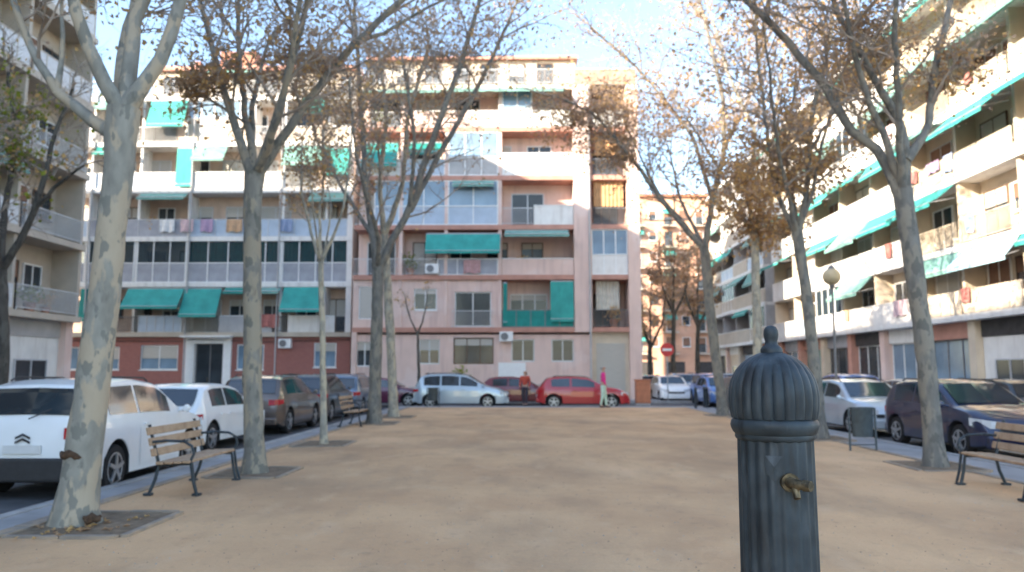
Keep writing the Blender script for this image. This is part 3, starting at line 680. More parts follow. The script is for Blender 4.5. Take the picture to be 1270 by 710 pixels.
    for i in range(leaves+len(cl)):
        if i >= leaves: p = cl[i-leaves][0]
        elif rnd.random() < .5: p = rnd.choice(clumps)+Vector((rnd.gauss(0, .3), rnd.gauss(0, .3), rnd.gauss(0, .26)))*reach
        else: p = rnd.choice(tips)+Vector((rnd.gauss(0, .06), rnd.gauss(0, .06), rnd.gauss(0, .06)))
        p = p-base; s = lsize*rnd.uniform(.55, 1.35)
        u = Vector((rnd.gauss(0, 1), rnd.gauss(0, 1), rnd.gauss(0, 1))).normalized(); v = u.cross(Vector((rnd.gauss(0, 1), rnd.gauss(0, 1), rnd.gauss(0, 1)))).normalized(); n_ = u.cross(v)
        m_ = rnd.choices(range(len(lm)), [5, 4, 3][:len(lm)])[0] if i < leaves or rnd.random() < .3 else cl[i-leaves][1]
        # lobed, cupped leaf: 5 corners folded at the midrib
        fb.face([p-u*s*.6, p+v*s*.5+n_*s*.15, p+u*s*.7, p-v*s*.5+n_*s*.15], m_)
    tag(fb.build('foliage', lm, root), kind='stuff')
    if wound:
        sm = mat('scar', (.085, .05, .03), .95, .3, 20, .6)
        for (px, py, wr, a0, a1, th) in wound:
            c = at(px, py, Y)-base; pts = []; rs = []
            for i in range(15):
                a = R(a0+(a1-a0)*i/14); pts.append(c+Vector((math.cos(a)*wr, math.sin(a)*wr, .02*math.sin(i*1.1)))); rs.append(max(.004, th*math.sin(math.pi*(i+.15)/14.3)**.6*rnd.uniform(.7, 1.15)))
            MB().tube(pts, rs, 10).build('bark_scar', sm, root, True, angle=80)
    return root
def gb(px, py):
    Y = EYE*FPX/(py-HOR); p = at(px, py, Y); Y2 = Y*EYE/(EYE-p.z) if abs(p.z) > 1e-3 else Y; return Vector((XA(px, Y2, py), Y2, 0))
rt = random.Random(21)
t1 = gb(92, 652); s1_ = FPX/t1.y
rad = lambda wpx, Y: wpx/2*Y/FPX
def rl(lst, Y): return [(a, b, rad(c, Y), *(d)) for a, b, c, *d in lst]
def tr(lst, Y): return [(a, b, rad(c, Y)) for a, b, c in lst]
Y = t1.y
plane_tree(t1, tr([(98, 600, 44), (104, 560, 43), (112, 500, 40), (121, 430, 38), (132, 340, 36), (143, 240, 35), (150, 170, 38), (154, 135, 40)], Y),
    [rl([(150, 172, 22, 0), (112, 150, 19, .1), (70, 118, 15, .2), (48, 80, 13, .3), (28, 30, 11, .3), (5, -30, 9, .4), (-20, -90, 6, .5)], Y),
     rl([(152, 140, 24, 0), (128, 105, 22, -.1), (104, 65, 20, -.2), (92, 15, 18, -.3), (84, -60, 14, -.3), (60, -140, 9, 0)], Y),
     rl([(155, 140, 26, 0), (158, 95, 25, .1), (162, 50, 23, .2), (176, 0, 20, .3), (195, -70, 14, .3), (190, -150, 8, .4)], Y),
     rl([(157, 135, 26, 0), (178, 108, 23, 0), (205, 78, 21, 0), (214, 40, 20, .1), (222, 0, 19, .1), (250, -80, 13, 0), (290, -150, 8, 0)], Y),
     rl([(70, 118, 10, .2), (75, 75, 8, .3), (80, 20, 6, .5), (70, -60, 4, .6)], Y)],
    'biggest plane tree, mottled trunk in front of the nearest white car', rt, bark1, 2200, .055, .6, extra=1, reach=.85, wound=[(100, 563, .172, -175, -15, .040), (112, 640, .20, -80, -30, .045)], llow=3.6)
t2 = gb(316, 588); Y = t2.y
plane_tree(t2, tr([(315, 540, 24), (313, 470, 23), (313, 400, 22), (313, 320, 22), (313, 250, 22), (316, 215, 25)], Y),
    [rl([(314, 220, 14, 0), (300, 180, 13, .1), (285, 140, 12, .2), (270, 85, 10, .3), (255, 30, 8, .4), (240, -40, 5, .5)], Y),
     rl([(317, 215, 13, 0), (305, 150, 10, .5), (297, 80, 8, .9), (296, 0, 6, 1.2)], Y),
     rl([(319, 215, 17, 0), (345, 178, 14, 0), (375, 135, 13, -.1), (405, 92, 12, -.1), (440, 55, 11, -.2), (500, 0, 9, -.3), (560, -60, 6, -.4)], Y),
     rl([(440, 55, 6, -.2), (490, 35, 5, .1), (530, 8, 4, .3), (590, -20, 3, .5)], Y),
     rl([(318, 218, 12, 0), (345, 150, 9, -.8), (360, 80, 8, -1.2), (372, 0, 6, -1.6)], Y)],
    'second plane tree from the left, straight grey trunk beyond the left bench', rt, bark5, 4200, .065, .75, extra=2, reach=1.1, llow=3.8, clumps_at=[(258, 82, 0, .35, 220, 1), (345, 70, 0, .6, 300, 2), (230, 120, .5, .35, 120, 1)])
t3 = gb(402, 552); Y = t3.y
plane_tree(t3, tr([(401, 500, 8), (400, 430, 7.5), (399, 370, 7), (398, 322, 7)], Y),
    [rl([(398, 325, 5, 0), (385, 290, 4.5, .2), (372, 235, 3.5, .3), (375, 170, 2.5, .4)], Y), rl([(398, 325, 5, 0), (418, 285, 4, -.2), (432, 225, 3.2, -.3), (436, 160, 2.2, -.2)], Y), rl([(398, 325, 5, 0), (396, 270, 4, .3), (404, 200, 3, .6), (398, 130, 2, .6)], Y)],
    'slim young plane tree with a stick-thin trunk on the left', rt, bark2, 1800, .06, .9, extra=2, reach=.55, group=None)
t4 = gb(464, 526); Y = t4.y
plane_tree(t4, tr([(465, 480, 15), (467, 420, 15), (468, 370, 14), (469, 330, 14)], Y),
    [rl([(468, 335, 11, 0), (462, 290, 10, 0), (453, 230, 9, .3), (449, 150, 8, .5), (443, 60, 6, .8), (438, -20, 4, 1)], Y),
     rl([(470, 332, 12, 0), (487, 297, 11, 0), (508, 262, 10, 0), (522, 215, 10, -.2), (545, 150, 9, -.4), (572, 80, 8, -.5), (592, 10, 6, -.6), (610, -50, 4, -.6)], Y),
     rl([(508, 262, 9, 0), (530, 220, 8, .2), (560, 165, 8, .4), (592, 110, 7, .6), (625, 40, 5, .8), (650, -20, 3, 1)], Y),
     rl([(460, 290, 6, 0), (425, 235, 5, .6), (395, 180, 4, 1), (375, 110, 3, 1.2)], Y),
     rl([(508, 262, 6, 0), (515, 170, 5, -1), (500, 80, 4, -1.5)], Y)],
    'plane tree with a wide V fork in front of the pink block', rt, bark4, 5200, .08, .6, extra=1, reach=1.45, llow=5, clumps_at=[(400, 105, 0, 1.1, 500, 2), (355, 75, 0, 1.1, 500, 2), (430, 150, 0, 1.0, 400, 0), (600, 70, 0, 1.0, 300, 2), (520, 60, 0, 1.0, 350, 2)])
t5 = gb(488, 518); Y = t5.y
plane_tree(t5, tr([(487, 480, 11), (485, 430, 11), (482, 380, 11), (479, 330, 10), (477, 290, 10)], Y),
    [rl([(477, 292, 8, 0), (470, 230, 7, .5), (480, 150, 6, .8), (470, 60, 4, 1)], Y), rl([(477, 292, 8, 0), (500, 230, 7, -.5), (505, 150, 6, -.8), (530, 60, 4, -1)], Y)],
    'pale leaning plane tree close behind the wide forked one', rt, bark2, 2400, .08, .45, extra=1, reach=1.2, llow=5.5)
r1 = gb(1160, 580); Y = r1.y
plane_tree(r1, tr([(1157, 540, 22), (1151, 470, 22), (1143, 400, 22), (1133, 330, 22), (1123, 262, 22), (1120, 235, 24)], Y),
    [rl([(1119, 250, 17, 0), (1104, 205, 15, .1), (1088, 180, 14, .1), (1053, 168, 13, .2), (1040, 130, 13, .2), (1012, 90, 12, .3), (965, 40, 11, .4), (925, 0, 10, .5), (870, -55, 7, .6)], Y),
     rl([(1122, 245, 16, 0), (1126, 200, 14, -.1), (1122, 160, 13, -.1), (1095, 115, 11, -.2), (1070, 70, 9, -.2), (1040, 20, 8, -.2), (1020, -40, 6, -.2)], Y),
     rl([(1124, 200, 13, -.1), (1148, 170, 12, 0), (1155, 135, 11, .1), (1159, 80, 10, .2), (1172, 30, 9, .3), (1186, -30, 7, .4), (1200, -90, 5, .4)], Y)],
    'tall plane tree on the right with three high limbs, beside the dark blue car', rt, bark4, 3600, .06, .85, extra=2, reach=1.05, llow=4.2, clumps_at=[(1090, 75, .3, .5, 250, 1), (1110, 45, -.3, .5, 250, 0), (1190, 75, 0, .4, 160, 1)])
r2 = gb(1018, 545); Y = r2.y
plane_tree(r2, tr([(1015, 510, 15), (1010, 450, 14), (1003, 390, 14), (995, 330, 13), (988, 288, 14)], Y),
    [rl([(987, 290, 8, 0), (972, 262, 7, 0), (958, 220, 6, 0), (950, 150, 5, .2), (940, 80, 4, .3), (935, 0, 3, .3)], Y),
     rl([(990, 290, 9, 0), (1000, 245, 8, 0), (1003, 190, 8, -.1), (1010, 130, 7, -.2), (1028, 60, 6, -.3), (1035, -20, 4, -.3)], Y),
     rl([(1003, 190, 5, 0), (1040, 130, 4, .5), (1070, 60, 3, .8)], Y), rl([(990, 285, 6, 0), (975, 200, 5, 1), (985, 110, 4, 1.3)], Y)],
    'second plane tree on the right, leaning trunk beside the litter bin', rt, bark4, 6500, .08, .65, extra=2, reach=1.25, llow=4.6, clumps_at=[(975, 230, 0, .6, 350, 1), (1015, 190, 0, .7, 400, 1), (1060, 110, 0, .8, 450, 1), (960, 180, 0, .7, 350, 1)])
r3 = gb(897, 516); Y = r3.y
plane_tree(r3, tr([(893, 480, 12), (886, 430, 12), (880, 380, 12), (876, 330, 12), (873, 305, 12)], Y),
    [rl([(872, 308, 8, 0), (852, 288, 7, 0), (820, 248, 6.5, 0), (790, 205, 6, 0), (762, 170, 5, 0), (735, 140, 4, 0), (690, 120, 3, 0)], Y),
     rl([(874, 308, 9, 0), (884, 250, 8, 0), (898, 190, 7, -.2), (896, 120, 6, -.3), (880, 50, 5, -.4), (865, -10, 4, -.4)], Y),
     rl([(884, 250, 6, 0), (860, 170, 5, .6), (830, 130, 4.5, 1), (790, 85, 4, 1.2), (740, 40, 3, 1.4)], Y), rl([(896, 190, 5, 0), (930, 120, 4, .5), (950, 50, 3, .5)], Y)],
    'plane tree with a long low limb reaching left of the fountain', rt, bark4, 6500, .085, .65, extra=2, reach=1.4, llow=6.0, clumps_at=[(765, 140, 0, 1.1, 900, 2), (735, 165, 0, 1.0, 700, 2), (700, 150, 0, .8, 500, 0), (785, 180, .2, .8, 500, 2), (850, 150, 1, 1.0, 500, 1), (905, 150, 0, 1.0, 500, 1)])
r4 = Vector((XA(940, 24.5), 24.5, 0)); Y = r4.y
plane_tree(r4, tr([(940, 480, 11), (939, 400, 11), (937, 340, 10), (936, 290, 10)], Y),
    [rl([(936, 292, 7, 0), (925, 230, 6, 0), (940, 170, 5, 0), (908, 105, 5, 0), (885, 30, 4, 0), (868, -30, 3, 0)], Y), rl([(936, 292, 7, 0), (955, 230, 6, .5), (960, 150, 5, .8), (975, 60, 4, 1)], Y)],
    'pale trunked plane tree straight behind the fountain knob', rt, bark2, 5600, .09, .6, extra=1, reach=1.35, lmat=[leafb, leafo, leafd], llow=5.6, clumps_at=[(945, 240, 0, .9, 500, 1), (925, 265, 0, .7, 350, 1), (960, 290, 0, .6, 250, 1), (900, 220, 0, .8, 350, 1)])
l0 = Vector((XA(-6, 20), 20, 0)); Y = 20
plane_tree(l0, tr([(2, 470, 17), (3, 420, 16), (2, 370, 15), (0, 335, 15)], Y),
    [rl([(0, 337, 11, 0), (25, 300, 10, 0), (42, 262, 9, 0), (58, 215, 8, 0), (66, 170, 6, 0), (90, 110, 4, 0)], Y), rl([(0, 337, 11, 0), (5, 260, 9, .3), (20, 180, 7, .5), (10, 90, 5, .6)], Y), rl([(42, 262, 6, 0), (75, 225, 5, -.2), (105, 205, 3, -.3)], Y), rl([(0, 337, 10, 0), (-40, 270, 8, 0), (-60, 180, 5, 0)], Y)],
    'dark branched street tree with a few green leaves at the far left edge', rt, bark3, 900, .10, .8, extra=1, reach=.85, lmat=[leafg, leafo, leafd], name='street_tree', group=None, llow=4, clumps_at=[(8, 165, 0, .6, 380, 0), (20, 130, .2, .5, 200, 0), (5, 195, 0, .4, 200, 0)])
for (px, Y, ht, lab, lm) in [(835, 52, 330, 'brown leaved street tree beyond the crossing', [leafd, leafb]), (865, 58, 345, 'farther brown street tree under the grey beige block', [leafd, leafb, leafo]), (806, 70, 370, 'small brown street tree near the sunlit block', [leafd, leafo])]:
    b_ = Vector((XA(px, Y), Y, 0))
    plane_tree(b_, tr([(px, 450, 6), (px, 425, 5), (px+1, ht+60, 5)], Y),
        [rl([(px+1, ht+62, 4, 0), (px-14, ht+25, 3, 0), (px-18, ht-15, 2, .5)], Y), rl([(px+1, ht+62, 4, 0), (px+16, ht+30, 3, -.5), (px+20, ht-10, 2, -1)], Y), rl([(px+1, ht+62, 3, 0), (px, ht+20, 3, 1), (px+2, ht-20, 2, 1)], Y)],
        lab, rt, bark3, 1900, .16, .9, extra=2, reach=.75, lmat=lm, name='street_tree', group=None)
sp = gb(520, 502); Y = sp.y
plane_tree(sp, tr([(520, 480, 4), (519, 440, 3.5), (518, 412, 3)], Y), [rl([(518, 415, 2.5, 0), (508, 395, 2, .2), (503, 370, 1.4, .3)], Y), rl([(518, 415, 2.5, 0), (526, 392, 2, -.2), (530, 365, 1.4, -.3)], Y)],
    'bare sapling in front of the silver car', rt, bark3, 90, .09, .8, extra=1, reach=.35, depth=1, name='sapling', group=None)
# tree pits: soil square with a ring of edging stones
def tree_pit(p, sx, sy, label):
    t = empty('tree_pit', (p.x, p.y, 0), 0, label=label, cat='tree pit', group='tree pits in the sand')
    MB().box(-sx, sx, -sy, sy, -.1, .026).build('soil', soil, t)
    n = 2
    for s_ in (-1, 1):
        for k in range(n):
            a, c = -sx+2*sx*k/n+.006, -sx+2*sx*(k+1)/n-.006
            ya, yb = (sy+.003, sy+.075) if s_ > 0 else (-sy-.075, -sy-.003)
            bx('edging_stone', edgem, t, a, c, ya, yb, -.1, .034+.004*k)
            a, c = -sy+2*sy*k/n+.006, -sy+2*sy*(k+1)/n-.006
            xa, xb = (sx+.003, sx+.075) if s_ > 0 else (-sx-.075, -sx-.003)
            bx('edging_stone', edgem, t, xa, xb, a, c, -.1, .036+.003*k)
for p, lab in ((t1, 'square tree pit at the foot of the biggest plane tree'), (t2, 'tree pit under the second tree beyond the left bench'), (t3, 'tree pit round the stick-thin young tree'), (t4, 'tree pit under the wide forked tree'), (t5, 'tree pit under the pale leaning tree'),
               (r1, 'tree pit under the tall three limbed tree on the right'), (r2, 'tree pit by the litter bin'), (r3, 'tree pit of the tree with the long low limb'), (r4, 'tree pit behind the fountain knob')):
    q = p.copy(); sx = .5 if p.x < 0 else .4; tree_pit(Vector((q.x if q.x > 0 else max(q.x, -4.45), q.y, 0)), .52 if p is not t1 else .55, .62, lab)
pb_ = MB(); rf = random.Random(9)
for i in range(5200):
    y = 2.5+rf.random()**1.7*24; x = rf.uniform(-5, 7); r_ = rf.uniform(.004, .013); z = .012*math.sin(x*1.3+.7*math.sin(y*.5))*math.sin(y*.9+.4*x)+.006*math.sin(x*4.1+y*2.3)+.012; a = rf.uniform(0, 6.28); n = len(pb_.v)
    pb_.v += [(x+r_*math.cos(a+k*1.571)*rf.uniform(.7, 1.2), y+r_*math.sin(a+k*1.571)*rf.uniform(.7, 1.2), z-.002) for k in range(4)]+[(x, y, z+r_*.7)]
    for k in range(4): pb_.f.append((n+k, n+(k+1) % 4, n+4)); pb_.m.append(i % 2)
tag(pb_.build('pebbles', [mat('pebble_grey', (.40, .36, .31), .9, .2, 9), mat('pebble_tan', (.30, .21, .14), .9, .2, 9)]), 'fine grit and pebbles on the beaten sand', 'gravel', kind='stuff')
lf_ = MB()
for i in range(60):
    x, y = t1.x+.1+rf.gauss(.1, .25), t1.y+rf.gauss(-.2, .25); a = rf.uniform(0, 6.28); q = rf.uniform(.025, .05); c_, s_ = math.cos(a)*q, math.sin(a)*q
    if (x-t1.x)**2+(y-t1.y)**2 > .07: lf_.face([(x-c_, y-s_, .032), (x+s_*.7, y-c_*.7, .05), (x+c_, y+s_, .036), (x-s_*.7, y+c_*.7, .055)], rf.choice([0, 1]))
tag(lf_.build('fallen_leaves', [leafb, leafo]), 'few dry leaves lying at the foot of the biggest plane tree', 'leaves', kind='stuff')
# ------------------------------------------------------------------ cars
PAINT = {}
def paint(n, c, rough=.28, metal=.0):
    if n not in PAINT: PAINT[n] = mat('paint_'+n, c, rough, .02, 3, metal=metal, coat=.8, spec=.5)
    return PAINT[n]
def lerp_prof(pr_, x):
    if x <= pr_[0][0]: return pr_[0][1]
    for (a, b), (c, d) in zip(pr_[:-1], pr_[1:]):
        if x <= c: return b+(d-b)*((x-a)/(c-a) if c > a else 1)
    return pr_[-1][1]
SHAPES = {
 'hatch': dict(L=4.0, W=1.74, prof=[(0, .62), (.03, .88), (.10, 1.0), (.42, 1.41), (.75, 1.47), (1.55, 1.5), (2.25, 1.43), (3.02, 1.0), (3.5, .93), (3.86, .78), (3.97, .62), (4.0, .5)], belt=.93, wb=(.72, 3.22), rw=(.12, .40), ws=(2.30, 2.98), sw=[(.62, 1.42), (1.5, 2.5)], ru=.6, clad=True),
 'suv': dict(L=4.35, W=1.82, prof=[(0, .68), (.03, .98), (.10, 1.08), (.36, 1.52), (.75, 1.60), (1.7, 1.62), (2.4, 1.55), (3.2, 1.1), (3.7, 1.03), (4.15, .9), (4.3, .72), (4.35, .55)], belt=1.02, wb=(.82, 3.45), rw=(.12, .34), ws=(2.46, 3.16), sw=[(.62, 1.5), (1.58, 2.68)], ru=.66, clad=True),
 'mpv': dict(L=4.45, W=1.82, prof=[(0, .62), (.03, .92), (.09, 1.02), (.33, 1.5), (.7, 1.6), (1.7, 1.63), (2.5, 1.56), (3.45, 1.04), (3.95, .93), (4.3, .78), (4.42, .6), (4.45, .48)], belt=.98, wb=(.80, 3.5), rw=(.11, .31), ws=(2.56, 3.40), sw=[(.5, 1.25), (1.33, 2.15), (2.22, 3.0)], ru=.6, clad=False),
 'saloon': dict(L=4.3, W=1.76, prof=[(0, .60), (.03, .86), (.12, .98), (.55, 1.37), (.95, 1.45), (1.7, 1.46), (2.35, 1.38), (3.12, .95), (3.6, .88), (4.1, .74), (4.26, .58), (4.3, .48)], belt=.9, wb=(.78, 3.42), rw=(.15, .52), ws=(2.42, 3.06), sw=[(.75, 1.5), (1.58, 2.62)], ru=.6, clad=False)}
def make_car(shape, col, label, clad=None, emblem=False, tl='corner', group='cars parked round the plaza'):
    q = SHAPES[shape]; L_, W_, pr_, belt = q['L'], q['W'], q['prof'], q['belt']; hw = W_/2; wr_ = .315 if shape != 'suv' else .34
    root = empty('parked_car', (0, 0, 0), 0, label=label, cat='car', group=group)
    ar = wr_+.065; zc = wr_
    xs = set([0, L_]+[p[0] for p in pr_])
    for c in q['wb']:
        for j in range(13): xs.add(c+ar*math.cos(math.pi*j/12))
        xs.add(c-ar-.001); xs.add(c+ar+.001)
    x = 0
    while x < L_: xs.add(x); x += .14
    xs = sorted(v for v in xs if 0 <= v <= L_); xs = [v for i, v in enumerate(xs) if i == 0 or v-xs[i-1] > 5e-4]
    def roof(x): return (lerp_prof(pr_, max(0, x-.05))+lerp_prof(pr_, x)+lerp_prof(pr_, min(L_, x+.05)))/3 if .1 < x < L_-.1 else lerp_prof(pr_, x)
    def bot(x):
        zb = .20+.12*max(0, 1-x/.25)+.06*max(0, 1-(L_-x)/.25)
        for c in q['wb']:
            d = abs(x-c)
            if d < ar: zb = max(zb, zc+math.sqrt(ar*ar-d*d))
        return zb
    def wid(x):
        e = min(x, L_-x); return hw*(1-.17*max(0, 1-e/.42)**2.2)
    def sec(x):
        w_ = wid(x); zr_ = roof(x); zb = bot(x); bl = min(belt+.06*(1-x/L_), zr_-.05); bl = max(bl, zb+.03) if zr_ > zb+.1 else zr_-.02
        zm = max(.55, zb+.015); zm = min(zm, bl-.01)
        h = max(0, zr_-bl-.05); ww = w_*(.94-.33*h)
        return [(0, zb), (w_*.93, zb), (w_*.985, zb+min(.04, (zm-zb)*.5)), (w_, zm), (w_*.995, (zm*.4+bl*.6)), (w_*.955, bl), (ww, zr_-.055), (ww-.06, zr_-.02), (ww*.6, zr_+.0), (0, zr_+.012)]
    b = MB(); K = 10
    ring = []
    for x in xs:
        s_ = sec(x); full = [(-x_, z) for x_, z in s_[1:-1]][::-1]+[(s_[0])]+[(a, c) for a, c in s_[1:]]
        # order: left roof -> left bottom -> centre bottom -> right bottom -> right roof -> centre roof
        ring.append(len(full)); b.v += [(a, x, c) for a, c in full]
    n = ring[0]
    for i in range(len(xs)-1):
        for j in range(n):
            a = i*n+j; c = i*n+(j+1) % n; b.f.append((a, a+n, c+n, c))
            # underside and cladding dark
            lowz = max(b.v[a][2], b.v[c][2]); dark = (n//2-1-0 <= j <= n//2+0) and False
            jj = abs(j-(n//2-1)+.0); b.m.append(1 if (min(b.v[a][2], b.v[c][2]) <= bot(xs[i])+.001 and lowz <= bot(xs[i])+.05) or ((q['clad'] if clad is None else clad) and lowz < .6 and lowz <= .5+0*jj) else 0)
    b.f.append(tuple(range(n))); b.m.append(0); b.f.append(tuple(reversed(range((len(xs)-1)*n, len(xs)*n)))); b.m.append(0)
    body = b.build('body', [col, plast], root, True, angle=32)
    def sidep(x, t, off):
        """point on the side between belt (t=0) and roof edge (t=1)"""
        s_ = sec(x); a, c = s_[5], s_[6]; return (a[0]+(c[0]-a[0])*t+off, x, a[1]+(c[1]-a[1])*t)
    for sgn in (1, -1):
        for k, (x0, x1) in enumerate(q['sw']):
            w_ = MB(); m_ = 6
            for i in range(m_):
                a, c = x0+(x1-x0)*i/m_, x0+(x1-x0)*(i+1)/m_
                P4 = [sidep(a, .08, .008), sidep(c, .08, .008), sidep(c, .9, .008), sidep(a, .9, .008)]
                if sgn < 0: P4 = [(-p[0], p[1], p[2]) for p in P4][::-1]
                w_.sheet(P4, .006)
            w_.build('side_window', cglassd, root)
            d_ = MB(); x0d, x1d = max(x0-.04, q['wb'][0]+ar*.7), min(x1+.06, q['wb'][1]-ar-.02); 
            if x1d-x0d < .5: continue
            m_ = 6
            for i in range(m_):
                a, c = x0d+(x1d-x0d)*i/m_, x0d+(x1d-x0d)*(i+1)/m_
                rows = []
                for x in (a, c):
                    s_ = sec(x); zlo = max(.34, bot(x)+.03)
                    p3 = (s_[3][0]+.006, x, max(s_[3][1], zlo)); rows.append([(s_[3][0]*.995+.006, x, min(zlo, p3[2])), p3, (s_[4][0]+.006, x, s_[4][1]), (s_[5][0]+.006, x, s_[5][1]-.02)])
                for r_ in range(3):
                    P4 = [rows[0][r_], rows[1][r_], rows[1][r_+1], rows[0][r_+1]]
                    if sgn < 0: P4 = [(-p[0], p[1], p[2]) for p in P4][::-1]
                    d_.face(P4)
            dob = d_.build('door', col, root, True)
            hx = x0d+.18; hz = belt-.1; hwid = wid(hx)
            bx('handle', col, dob, sgn*(hwid+.012)-.015, sgn*(hwid+.012)+.015, hx-.08, hx+.08, hz-.015, hz+.015)
    def topp(x, f, off, dirn):
        s_ = sec(x); ww = s_[7][0]*f; return (ww, x+dirn*off*.7, s_[9][1]-.015*abs(f)+off*.7)
    for nm, (x0, x1), dn in (('rear_window', q['rw'], -1), ('windscreen', q['ws'], 1)):
        w_ = MB(); m_ = 5
        for i in range(m_):
            for k in range(6):
                a, c = x0+(x1-x0)*i/m_, x0+(x1-x0)*(i+1)/m_; f0, f1 = -.92+1.84*k/6, -.92+1.84*(k+1)/6
                w_.sheet([topp(a, f0, .012, dn), topp(a, f1, .012, dn), topp(c, f1, .012, dn), topp(c, f0, .012, dn)], -.004)
        w_.build(nm, cglassd, root, True)
    # wheels
    for c in q['wb']:
        for sgn in (1, -1):
            wo = MB().lathe([(wr_*.66, -.1), (wr_*.95, -.1), (wr_, -.07), (wr_, .07), (wr_*.95, .1), (wr_*.66, .1)], 24, ax='x').build('wheel', rubber, root, True, loc=(sgn*(hw-.13), c, wr_))
            rb = MB(); sx = sgn*.085
            rb.lathe([(wr_*.67, -.02), (wr_*.67, .02), (wr_*.60, .02), (wr_*.57, .0)], 24, (sx, 0, 0), ax='x')
            for k in range(5):
                a = k*1.2566+.3; u = Vector((0, math.cos(a), math.sin(a))); v = Vector((0, -math.sin(a), math.cos(a)))
                P0 = Vector((sx+sgn*.025, 0, 0)); rb.sheet([P0+u*.02-v*.035, P0+u*.02+v*.035, P0+u*wr_*.62+v*.022, P0+u*wr_*.62-v*.022][::(1 if sgn > 0 else -1)], .02)
            rb.lathe([(.05, -.02), (.05, .02), (.03, .03)] if sgn > 0 else [(.03, -.03), (.05, -.02), (.05, .02)], 12, (sx+sgn*.02, 0, 0), ax='x')
            rb.build('rim', rim, wo, True)
    # lamps wrap the corners
    for sgn in (1, -1):
        wx = wid(.05); zt = q['prof'][1][1]
        P_ = [(sgn*(wx-.24), -.012), (sgn*(wx-.08), -.008), (sgn*(wx+.012), .05), (sgn*(wid(.22)+.012), .24)]
        b_ = MB()
        for i in range(3):
            (a, c), (d, e) = P_[i], P_[i+1]; zl, zh = zt-.17, zt-.02
            pts = [(a, c, zl), (d, e, zl+.02*i), (d, e, zh), (a, c, zh)]
            b_.sheet(pts if sgn > 0 else pts[::-1], .03)
        b_.build('tail_light', redl, root)
        xf = L_; wx = wid(L_-.05); zh_ = q['prof'][-3][1]-.06
        P_ = [(sgn*(wx-.36), xf+.005), (sgn*(wx-.10), xf-.03), (sgn*(wx+.01), xf-.12), (sgn*(wid(xf-.36)+.012), xf-.36)]
        b_ = MB()
        for i in range(3):
            (a, c), (d, e) = P_[i], P_[i+1]; zl, zh = zh_-.14+.02*i, zh_+.02*i
            pts = [(a, c, zl), (d, e, zl+.02), (d, e, zh+.02), (a, c, zh)]
            b_.sheet(pts[::-1] if sgn > 0 else pts, .03)
        b_.build('headlight', lampg, root)
        mx_ = q['ws'][1]-.12; hx = wid(mx_)
        mo = MB(); mo.lathe([(.02, -.04), (.055, -.03), (.065, .0), (.05, .04), (.02, .05)], 12, (sgn*(hx+.09), mx_, belt+.08), ax='y'); mo.tube([(sgn*(hx-.08), mx_+.03, belt+.03), (sgn*(hx+.05), mx_, belt+.07)], .02, 6); mo.build('mirror', col, root, True)
    bx('number_plate', platem, root, -.26, .26, -.035, -.008, .52 if shape != 'suv' else .62, .63 if shape != 'suv' else .73)
    bx('number_plate', platem, root, -.26, .26, L_+.008, L_+.03, .36, .47)
    bevel(bx('grille', plast, root, -.45, .45, L_-.03, L_+.006, .5, .6), .01)
    bevel(bx('rear_bumper', plast if (q['clad'] if clad is None else clad) else col, root, -hw*(.93 if clad else .86), hw*(.93 if clad else .86), -.05, .14, .24 if clad else .28, .56 if clad else .47), .04, 3)
    bevel(bx('front_bumper', plast if (q['clad'] if clad is None else clad) else col, root, -hw*.86, hw*.86, L_-.14, L_+.035, .22, .46), .04, 3)
    if emblem:
        e = MB()
        for k in (0, 1):
            z = .80+k*.06
            for sgn in (1, -1): pts = [(0, -.03, z), (sgn*.1, -.03, z-.05), (sgn*.1, -.03, z-.02), (0, -.03, z+.03)]; e.sheet(pts if sgn > 0 else pts[::-1], .012)
        e.build('emblem', plast, root)
    wi = MB().tube([(.05, -.0, q['prof'][2][1]), (.3, .1, q['prof'][2][1]+.13)], .01, 5); wi.build('wiper', plast, root)
    if shape in ('suv', 'mpv', 'hatch'):
        for sgn in (1, -1):
            s_ = sec(1.5); xr = sgn*(s_[6][0]-.06); MB().tube([(xr, .7, roof(.7)-.0), (xr, .85, roof(.85)+.04), (xr, 2.1, roof(2.1)+.04), (xr, 2.25, roof(2.25))], .014, 5).build('roof_rail', plast, root)
    return root
def park(c, x, y, rz, z=RZ): c.location = (x, y, z); c.rotation_euler = (0, 0, rz); return c
Pw = paint('white', (.78, .79, .80)); Pbr = paint('brown', (.13, .10, .085), metal=.4); Pdk = paint('charcoal', (.045, .05, .06), metal=.3); Pbg = paint('blue_grey', (.16, .21, .28), metal=.4)
Pma = paint('maroon', (.13, .025, .06)); Psi = paint('silver_blue', (.40, .48, .55), metal=.35); Pre = paint('red', (.42, .012, .02)); Pna = paint('navy', (.016, .022, .06), metal=.2); Pls = paint('light_silver', (.50, .56, .62), metal=.3); Pbk = paint('black', (.015, .017, .02)); Pbl = paint('blue', (.06, .16, .42)); Pdr = paint('dark_red', (.18, .02, .03))
w1_ = park(make_car('suv', Pw, 'white car with dark lower cladding, nearest on the left', clad=True, emblem=True), -6.76, 10.4, 0); w1_.scale = (1, .9, 1)
park(make_car('saloon', Pw, 'white hatchback parked second in the left row, behind the bench', clad=False), -7.5, 15.7, 0)
park(make_car('suv', Pbr, 'brown car third in the left row between two thin trunks', clad=False), -7.45, 20.8, 0)
park(make_car('suv', Pdk, 'dark charcoal car fourth in the left row'), -7.55, 25.9, 0)
park(make_car('mpv', Pbg, 'blue grey car last in the left row'), -7.5, 30.9, 0)
YC = 37.0
def side_car(sh, col, lab, pxc, Y, rear_left=True, **k):
    c = make_car(sh, col, lab, **k); L_ = SHAPES[sh]['L']; x = XA(pxc, Y, 480)
    if rear_left: park(c, x-L_/2, Y, -math.pi/2)      # nose to the right
    else: park(c, x+L_/2, Y, math.pi/2)
    return c
